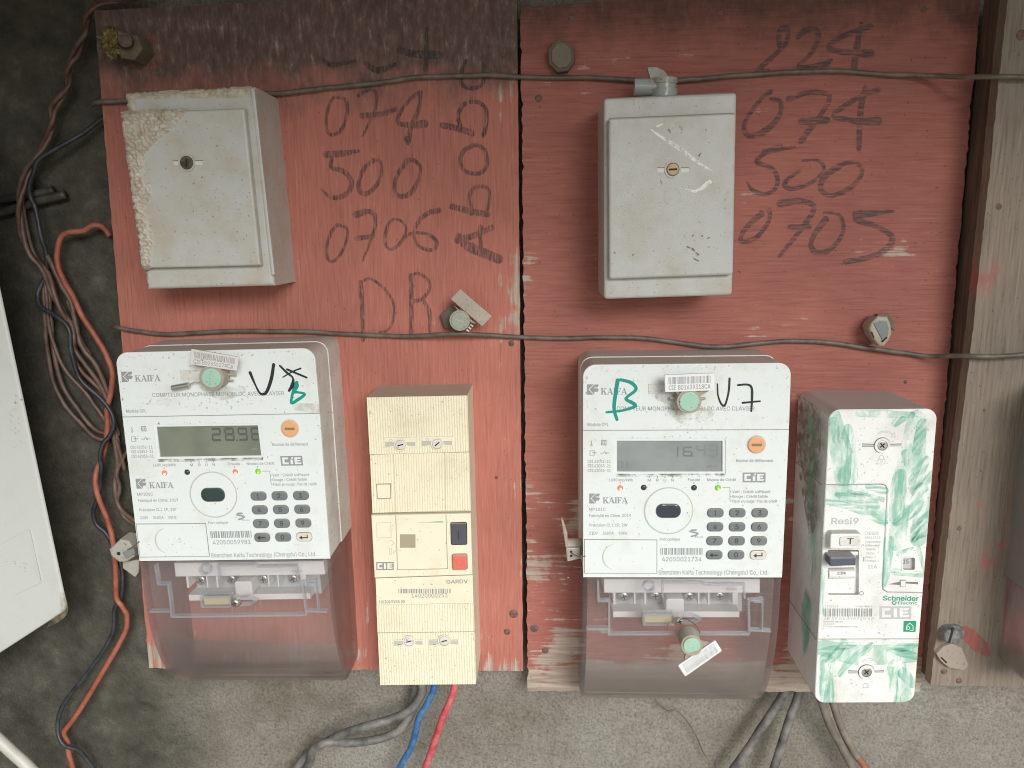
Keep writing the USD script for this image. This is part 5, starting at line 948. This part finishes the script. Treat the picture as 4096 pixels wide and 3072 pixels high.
# ------------------------------------------------------------------ wires and cables
def run(name, label, cat, pts, r, m, group=None, n=8, sides=10, wob=.0012, seed=1):
    return obj(name, cable(pts, r, n, sides, wob, seed), m, None, smooth=True, label=label, cat=cat, group=group)
t1 = [(372, 418, .004), (395, 408, -.003), (500, 403, -.004), (700, 405, -.004), (950, 380, -.004), (1150, 369, -.004), (1326, 351, -.003), (1532, 329, -.003), (1679, 309, -.003), (1926, 302, -.003), (2149, 310, -.003), (2325, 310, -.003), (2503, 318, -.004), (2590, 322, -.005), (2720, 322, -.004), (2896, 306, -.003), (3131, 290, -.003), (3337, 284, -.003), (3543, 297, -.003), (3720, 303, -.008), (3887, 307, -.025), (4000, 308, -.036), (4180, 312, -.037)]
run('wire', 'thin drab wire running across both boards above the fuse boxes', 'wire', t1, .00165, 'wire_drab', 'thin wires strung across the boards', 8, 9, .0012, 2)
t2 = [(456, 1309, .006), (470, 1310, -.003), (545, 1324, -.003), (656, 1336, -.003), (786, 1331, -.003), (979, 1324, -.003), (1220, 1327, -.003), (1456, 1339, -.003), (1635, 1345, -.004), (1815, 1335, -.012), (1968, 1342, -.005), (2100, 1349, -.003), (2250, 1354, -.003), (2420, 1349, -.003), (2564, 1353, -.003), (2684, 1367, -.003), (2829, 1385, -.004), (2925, 1384, -.004), (3070, 1370, -.003), (3166, 1364, -.003), (3300, 1369, -.003), (3458, 1390, -.004), (3513, 1396, -.006), (3603, 1411, -.004), (3700, 1424, -.006), (3800, 1423, -.02), (3900, 1424, -.034), (4000, 1423, -.034), (4180, 1414, -.034)]
run('wire', 'thin drab wire running across both boards just above the meters', 'wire', t2, .0017, 'wire_drab', 'thin wires strung across the boards', 8, 9, .001, 5)
# the bundle at the left
Q1 = lambda pts, y: [(a * .5426, 800 + b * .5426, y) for a, b in pts]; Q2 = lambda pts, y: [(a * .5426, 1600 + b * .5426, y) for a, b in pts]
main = [(620, -30), (488, 2), (400, 16), (362, 50), (348, 90), (345, 130), (325, 172), (304, 220), (285, 250), (273, 290), (277, 325), (271, 360), (232, 410), (214, 450), (213, 490), (198, 540), (168, 600), (122, 670), (92, 740), (80, 800), (82, 860), (92, 945), (125, 1020), (180, 1082), (208, 1160), (240, 1230), (278, 1292), (297, 1352)]
tw = [math.sin(i * 1.15) for i in range(len(main))]
run('cable', 'brown cable twisted with another, coming over the left board corner', 'cable', [(a + 9 * k, b + 4 * k, .008 + .003 * math.cos(i * 1.15)) for i, ((a, b), k) in enumerate(zip(main, tw))] + [(296, 1430, .008), (330, 1490, .008), (405, 1565, .010), (436, 1630, .011), (452, 1720, .012), (478, 1800, .012), (500, 1880, .012)], .00175, 'cable_rust', 'brown cables hanging at the left', 8, 9)
run('cable', 'brown cable wound round its neighbour along the dark wall', 'cable', [(a - 9 * k - 4, b - 4 * k, .008 - .003 * math.cos(i * 1.15)) for i, ((a, b), k) in enumerate(zip(main, tw))] + [(302, 1400, .008), (350, 1470, .007), (400, 1540, .008), (430, 1620, .010), (470, 1830, .012), (463, 1900, .012), (460, 1960, .010), (478, 2030, .010), (545, 2090, .006)], .00175, 'cable_brown', 'brown cables hanging at the left', 8, 9)
run('cable', 'brown cable on the right of the bundle, bowing beside the orange one', 'cable', [(180, 1010, .012), (205, 1050, .011), (240, 1130, .010), (276, 1190, .009), (290, 1230, .009), (303, 1300, .009), (318, 1360, .009), (345, 1410, .009), (390, 1470, .010), (425, 1560, .011), (440, 1660, .013), (470, 1760, .013), (478, 1850, .013)], .0019, 'cable_brown', 'brown cables hanging at the left', 8, 9)
run('cable', 'faded brown cable sagging away left of the black one', 'cable', [(176, 1140, .014), (180, 1250, .014), (184, 1350, .014), (200, 1460, .014), (215, 1530, .014), (260, 1620, .014), (320, 1690, .014), (375, 1745, .013), (440, 1765, .014)], .0017, 'cable_brown', 'brown cables hanging at the left', 8, 9)
run('cable', 'faded brown cable sagging next to the leftmost one of the bundle', 'cable', [(196, 1150, .015), (203, 1260, .015), (213, 1380, .015), (228, 1470, .015), (255, 1550, .015), (300, 1620, .015), (360, 1700, .015), (410, 1730, .015), (470, 1735, .016)], .0017, 'cable_brown', 'brown cables hanging at the left', 8, 9)
run('cable', 'thin brown cable looping in behind the left meter', 'cable', [(520, 1790, .012), (490, 1840, .012), (468, 1890, .011), (478, 1950, .011), (470, 2010, .011), (500, 2070, .011), (560, 2110, .008)], .0016, 'cable_brown', 'brown cables hanging at the left', 8, 9)
run('cable', 'black cable from behind the left board down to the floor', 'cable', [(420, 470, .012), (388, 488, .012), (330, 535, .010), (270, 570, .007), (205, 606, .004), (152, 642, .003), (136, 690, .004), (116, 745, .006), (122, 790, .008), (141, 830, .008), (152, 880, .008), (165, 950, .008), (186, 1020, .011), (185, 1090, .013), (165, 1140, .012), (152, 1182, .010), (166, 1228, .007), (235, 1272, .004), (276, 1320, .003), (286, 1400, .003), (318, 1510, .004), (398, 1590, .005), (438, 1640, .005), (456, 1690, .005), (442, 1740, .005), (414, 1775, .003), (401, 1825, .002), (405, 1890, .003), (395, 1980, .008), (375, 2040, .011), (386, 2095, .012), (430, 2140, .012), (480, 2250, .012), (490, 2330, .011), (484, 2390, .011), (457, 2440, .013), (455, 2520, .013), (420, 2590, .012), (345, 2700, .011), (285, 2775, .010), (240, 2850, .007), (232, 2930, .004), (258, 2982, .002), (310, 3000, .006), (345, 3035, .010), (400, 3110, .012)], .0017, 'cable_black', None, 8, 10)
run('cable', 'bright orange cable weaving down the wall left of the meter', 'cable', [(440, 945, .012), (425, 922, .011), (402, 904, .009), (370, 902, .008), (335, 922, .008), (280, 929, .008), (246, 948, .008), (232, 1000, .008), (230, 1050, .008), (250, 1110, .008), (290, 1180, .006), (332, 1272, .005), (380, 1342, .005), (426, 1422, .005), (450, 1500, .005), (441, 1580, .006), (428, 1640, .008), (430, 1720, .008), (415, 1815, .008), (388, 1880, .007), (382, 1930, .004), (395, 1990, .004), (430, 2080, .004), (452, 2160, .004), (461, 2260, .005), (466, 2385, .007), (488, 2425, .007), (507, 2465, .007), (500, 2530, .007), (450, 2620, .007), (380, 2740, .007), (300, 2870, .007), (256, 2930, .008), (272, 2972, .009), (276, 3020, .008), (300, 3100, .008)], .0021, 'cable_orange', None, 8, 12)
run('conduit', 'dark cable stub lying across the wall at the left edge', 'cable', [(-80, 812, .017), (60, 790, .017), (150, 772, .017), (212, 756, .017)], .0029, 'stub_dark', 'dark cable ends at the left edge', 6, 10)
run('conduit', 'lower dark cable stub with a cut end at the left edge', 'cable', [(-80, 872, .016), (60, 835, .016), (160, 802, .016), (262, 776, .016)], .0032, 'stub_dark', 'dark cable ends at the left edge', 6, 10)
# below the cream breaker
run('cable', 'dusty grey cable below the cream breaker, upper strand of the twisted pair', 'cable', [(1672, 2650, -.008), (1690, 2745, -.005), (1676, 2795, -.003), (1630, 2847, -.004), (1570, 2875, -.006), (1506, 2893, -.009), (1430, 2915, -.010), (1380, 2932, -.009), (1316, 2963, -.003), (1265, 2990, .004), (1215, 3035, .006), (1180, 3085, .004), (1160, 3140, .003)], .0034, 'cable_grey', 'twisted grey cables below the cream breaker', 8, 12)
run('cable', 'dusty grey cable below the cream breaker, lower strand of the twisted pair', 'cable', [(1650, 2650, .004), (1662, 2745, .006), (1650, 2800, .008), (1648, 2850, .008), (1605, 2912, .006), (1560, 2940, .004), (1506, 2957, .002), (1411, 2972, -.001), (1340, 2968, -.006), (1290, 2975, -.008), (1250, 3005, -.006), (1238, 3050, .002), (1205, 3100, .006)], .0034, 'cable_grey', 'twisted grey cables below the cream breaker', 8, 12, .0012, 4)
run('cable', 'blue cable hanging below the cream breaker', 'cable', [(1745, 2650, -.012), (1737, 2745, -.012), (1709, 2815, -.011), (1677, 2866, -.010), (1661, 2929, -.008), (1642, 2992, -.006), (1610, 3050, -.004), (1570, 3130, -.002)], .0026, 'cable_blue', None, 8, 12)
run('cable', 'red cable hanging below the cream breaker', 'cable', [(1826, 2650, -.012), (1816, 2745, -.012), (1801, 2802, -.011), (1772, 2866, -.010), (1750, 2929, -.008), (1728, 2999, -.006), (1702, 3068, -.004), (1690, 3130, -.003)], .0027, 'cable_red', None, 8, 12)
# below the right board
run('cable', 'grey cable curving left from under the right board, leftmost of four', 'cable', [(3190, 2660, .010), (3133, 2780, .006), (3077, 2867, .003), (3005, 2975, .002), (2940, 3069, .002), (2900, 3140, .002)], .0034, 'cable_grey', None, 8, 12)
run('cable', 'grey cable from under the right board, second of four from the left', 'cable', [(3215, 2660, .010), (3193, 2780, .006), (3168, 2852, .003), (3135, 2953, .002), (3098, 3062, .002), (3075, 3140, .002)], .0034, 'cable_grey', None, 8, 12, .001, 6)
run('cable', 'dusty brown cable under the white breaker, third of four from the left', 'cable', [(3265, 2720, -.006), (3286, 2805, -.004), (3315, 2889, -.002), (3359, 2975, .0), (3409, 3069, .002), (3450, 3140, .002)], .0031, 'cable_dust', None, 8, 12, .001, 7)
run('cable', 'dusty cable turning copper red at its foot, rightmost of four', 'cable', [(3305, 2720, .002), (3330, 2805, .004), (3362, 2903, .005), (3405, 2990, .006), (3432, 3030, .006)], .0030, 'cable_dust', None, 8, 12, .001, 8)
run('cable', 'copper red end of the rightmost cable below the white breaker', 'cable', [(3430, 3028, .006), (3462, 3072, .006), (3500, 3140, .006)], .0030, 'copper', None, 8, 12, .0, 8)
run('thread', 'thin curly wire dangling below the right meter', 'wire', [(2612, 2750, .016), (2619, 2785, .016), (2637, 2817, .014), (2673, 2843, .010), (2709, 2842, .009), (2752, 2889, .012), (2778, 2932, .016), (2795, 2965, .017), (2810, 3000, .017), (2836, 3048, .016)], .00055, 'thread', None, 8, 6, .001, 9)

# ------------------------------------------------------------------ the white enclosure and pipe at the left edge
E = thing('enclosure', 'white plastic enclosure corner leaning in at the left edge', 'enclosure', P(100, 2500, -.03))
eq = rnd(Polygon([P2(*q, -.050) for q in [(-160, 425), (266, 2440), (-900, 3195), (-1700, 700)]]), .0085)
obj('lid', bev(eq, -.0465, -.050, .0018, 4, .985), 'enclosure_plastic', E, smooth=45)
obj('body', bev(eq.buffer(-.052), .018, -.0467, .0005, 1, .98), 'enclosure_plastic', E)
em = [(0, 2178), (113, 2117), (120, 2120), (165, 2325), (160, 2333), (60, 2380)]
obj('embossed_edge', ext(lines_px(em[2:4], 5, -.050), -.0499, -.0511), 'enclosure_plastic', E, smooth=False)
obj('embossed_edge', ext(lines_px(em[:3], 2.2, -.050).union(lines_px(em[3:], 2.2, -.050)), -.0499, -.0505), 'enclosure_plastic', E, smooth=False)
run('pipe', 'white curved pipe crossing the bottom left corner', 'pipe', [(-220, 2790, -.03), (-100, 2870, -.03), (-20, 2945, -.03), (50, 3010, -.03), (110, 3065, -.03), (180, 3140, -.03), (260, 3240, -.03)], .0046, 'white_pipe', None, 8, 16, 0)

flank('paint_smear', [(.56, 1655), (.40, 1690), (.24, 1740), (.20, 1850), (.24, 1960), (.20, 2080), (.30, 2180), (.40, 2120), (.46, 1980), (.40, 1860), (.52, 1760)], 'green_smear_upright')
flank('paint_smear', [(.30, 2120), (.18, 2160), (.16, 2300), (.22, 2390), (.34, 2300), (.38, 2200)], 'green_smear_upright')
flank('paint_smear', [(.40, 2420), (.22, 2460), (.24, 2600), (.36, 2700), (.48, 2640), (.50, 2500)], 'green_smear_upright')
flank('grime_patch', [(.9, 1640), (.1, 1645), (.06, 1800), (.16, 1950), (.08, 2100), (.3, 2200), (.7, 2000), (.92, 1800)], 'grime')
for py in (1940, 2558): flank('side_seam', [(0, py - 1.6), (1, py - 1.6), (1, py + 1.6), (0, py + 1.6)], 'groove')

ysm = YB - .00002
smear(uc, [([(560, 380), (620, 700), (640, 980)], [90, 160, 120]), ([(1340, 420), (1300, 760), (1200, 1100), (1160, 1600)], [140, 190, 170, 120]), ([(800, 360), (1300, 380)], [60, 50]), ([(1420, 1150), (1360, 1550)], [120, 130])], KB, 'green_wash')
smear(mp, [([(500, 1110), (760, 1150), (1020, 1330)], [100, 150, 90])], KB, 'green_wash')
smear(lc, [([(400, 1020), (700, 1080), (1150, 1060)], [120, 150, 140]), ([(430, 1120), (440, 1440)], [110, 120]), ([(1010, 1180), (1060, 1440)], [130, 130])], KC, 'green_wash')

# grime that has collected on the faces
yg = FY - .00003
def grime(par, ps, m, y=yg):
    for pts, w in ps: obj('grime_patch', ext(stroke(pts, w, y), y, y - .00004), m, par, smooth=False)
grime(m2, [([(2690, 1640), (2757, 1668), (2840, 1650)], [40, 80, 40]), ([(2640, 1585), (2700, 1600)], [40, 50])], 'dust_stain')
grime(m2, [([(2380, 1478), (2700, 1474), (3120, 1470)], [16, 26, 16]), ([(3150, 1500), (3146, 1700)], [14, 10]), ([(2690, 1660), (2760, 1700), (2850, 1680)], [60, 70, 50]), ([(2345, 1500), (2345, 1690)], [12, 12]), ([(2480, 1749), (2880, 1746)], [10, 10]), ([(2345, 2290), (2480, 2288)], [8, 8])], 'fleck_stain')
XF[0] = fit1
grime(m1, [([(2690, 1600), (2757, 1630), (2840, 1620)], [40, 60, 40]), ([(3060, 1690), (3145, 1700)], [30, 44])], 'dust_stain')
grime(m1, [([(2380, 1478), (2700, 1474), (3120, 1470)], [16, 24, 16]), ([(2440, 1660), (2700, 1680), (2900, 1660)], [40, 60, 40]), ([(2345, 1500), (2345, 1690)], [14, 14]), ([(2480, 1749), (2880, 1746)], [10, 10]), ([(2440, 2175), (2560, 2172)], [30, 26]), ([(2590, 2110), (2640, 2090)], [20, 30])], 'fleck_stain')
XF[0] = None
obj('red_paint_patch', shear_plank(ext(rnd(quad([(4030, 2250), (4500, 2250), (4500, 2700), (4060, 2640), (4012, 2560)], -.0225), .002), 0.002, -.0002), 0.0), 'paint_red', B3, smooth=False)
for px, py, y in ((2273, 2310, -.0008), (688, 436, 0), (3441, 1603, -.03), (345 * 4, 2440, 0)):
    q_ = trimesh.creation.icosphere(1, .0007); q_.vertices = q_.vertices * [1.3, .5, .8] + P(px, py, y); 
    if y > -.02: obj('paint_fleck', q_, 'paper_white', B2 if px > 2100 else B1, smooth=True)

run('cable', 'brown cable crossing behind the bundle low on the dark wall', 'cable', [(90, 790, .014), (100, 880, .013), (118, 970, .013), (150, 1040, .013), (200, 1110, .013), (222, 1180, .013), (262, 1260, .013), (290, 1330, .012), (292, 1420, .012), (310, 1500, .012), (345, 1545, .012), (420, 1600, .012), (445, 1700, .014), (470, 1780, .014)], .0017, 'cable_brown', 'brown cables hanging at the left', 8, 9, .0016, 21)
run('cable', 'brown cable bowing out to the right of the bundle middle', 'cable', [(270, 1200, .012), (296, 1260, .012), (312, 1330, .011), (335, 1385, .011), (352, 1408, .012), (368, 1440, .013), (400, 1500, .013), (432, 1580, .014), (448, 1650, .015), (474, 1740, .015)], .0016, 'cable_brown', 'brown cables hanging at the left', 8, 9, .0016, 22)
run('cable', 'dull brown cable hanging down the middle of the bundle', 'cable', [(180, 1090, .013), (188, 1200, .013), (196, 1300, .013), (222, 1400, .013), (262, 1480, .013), (330, 1560, .013), (400, 1650, .014), (455, 1740, .015)], .0015, 'cable_brown', 'brown cables hanging at the left', 8, 9, .0016, 23)
grime(E, [([(250, 2380), (256, 2440), (230, 2475), (180, 2508)], [26, 34, 30, 10])], 'dust_stain', -.05003)
grime(E, [([(60, 1600), (70, 1780)], [60, 40]), ([(30, 2240), (130, 2280)], [30, 40])], 'fleck_stain', -.05003)
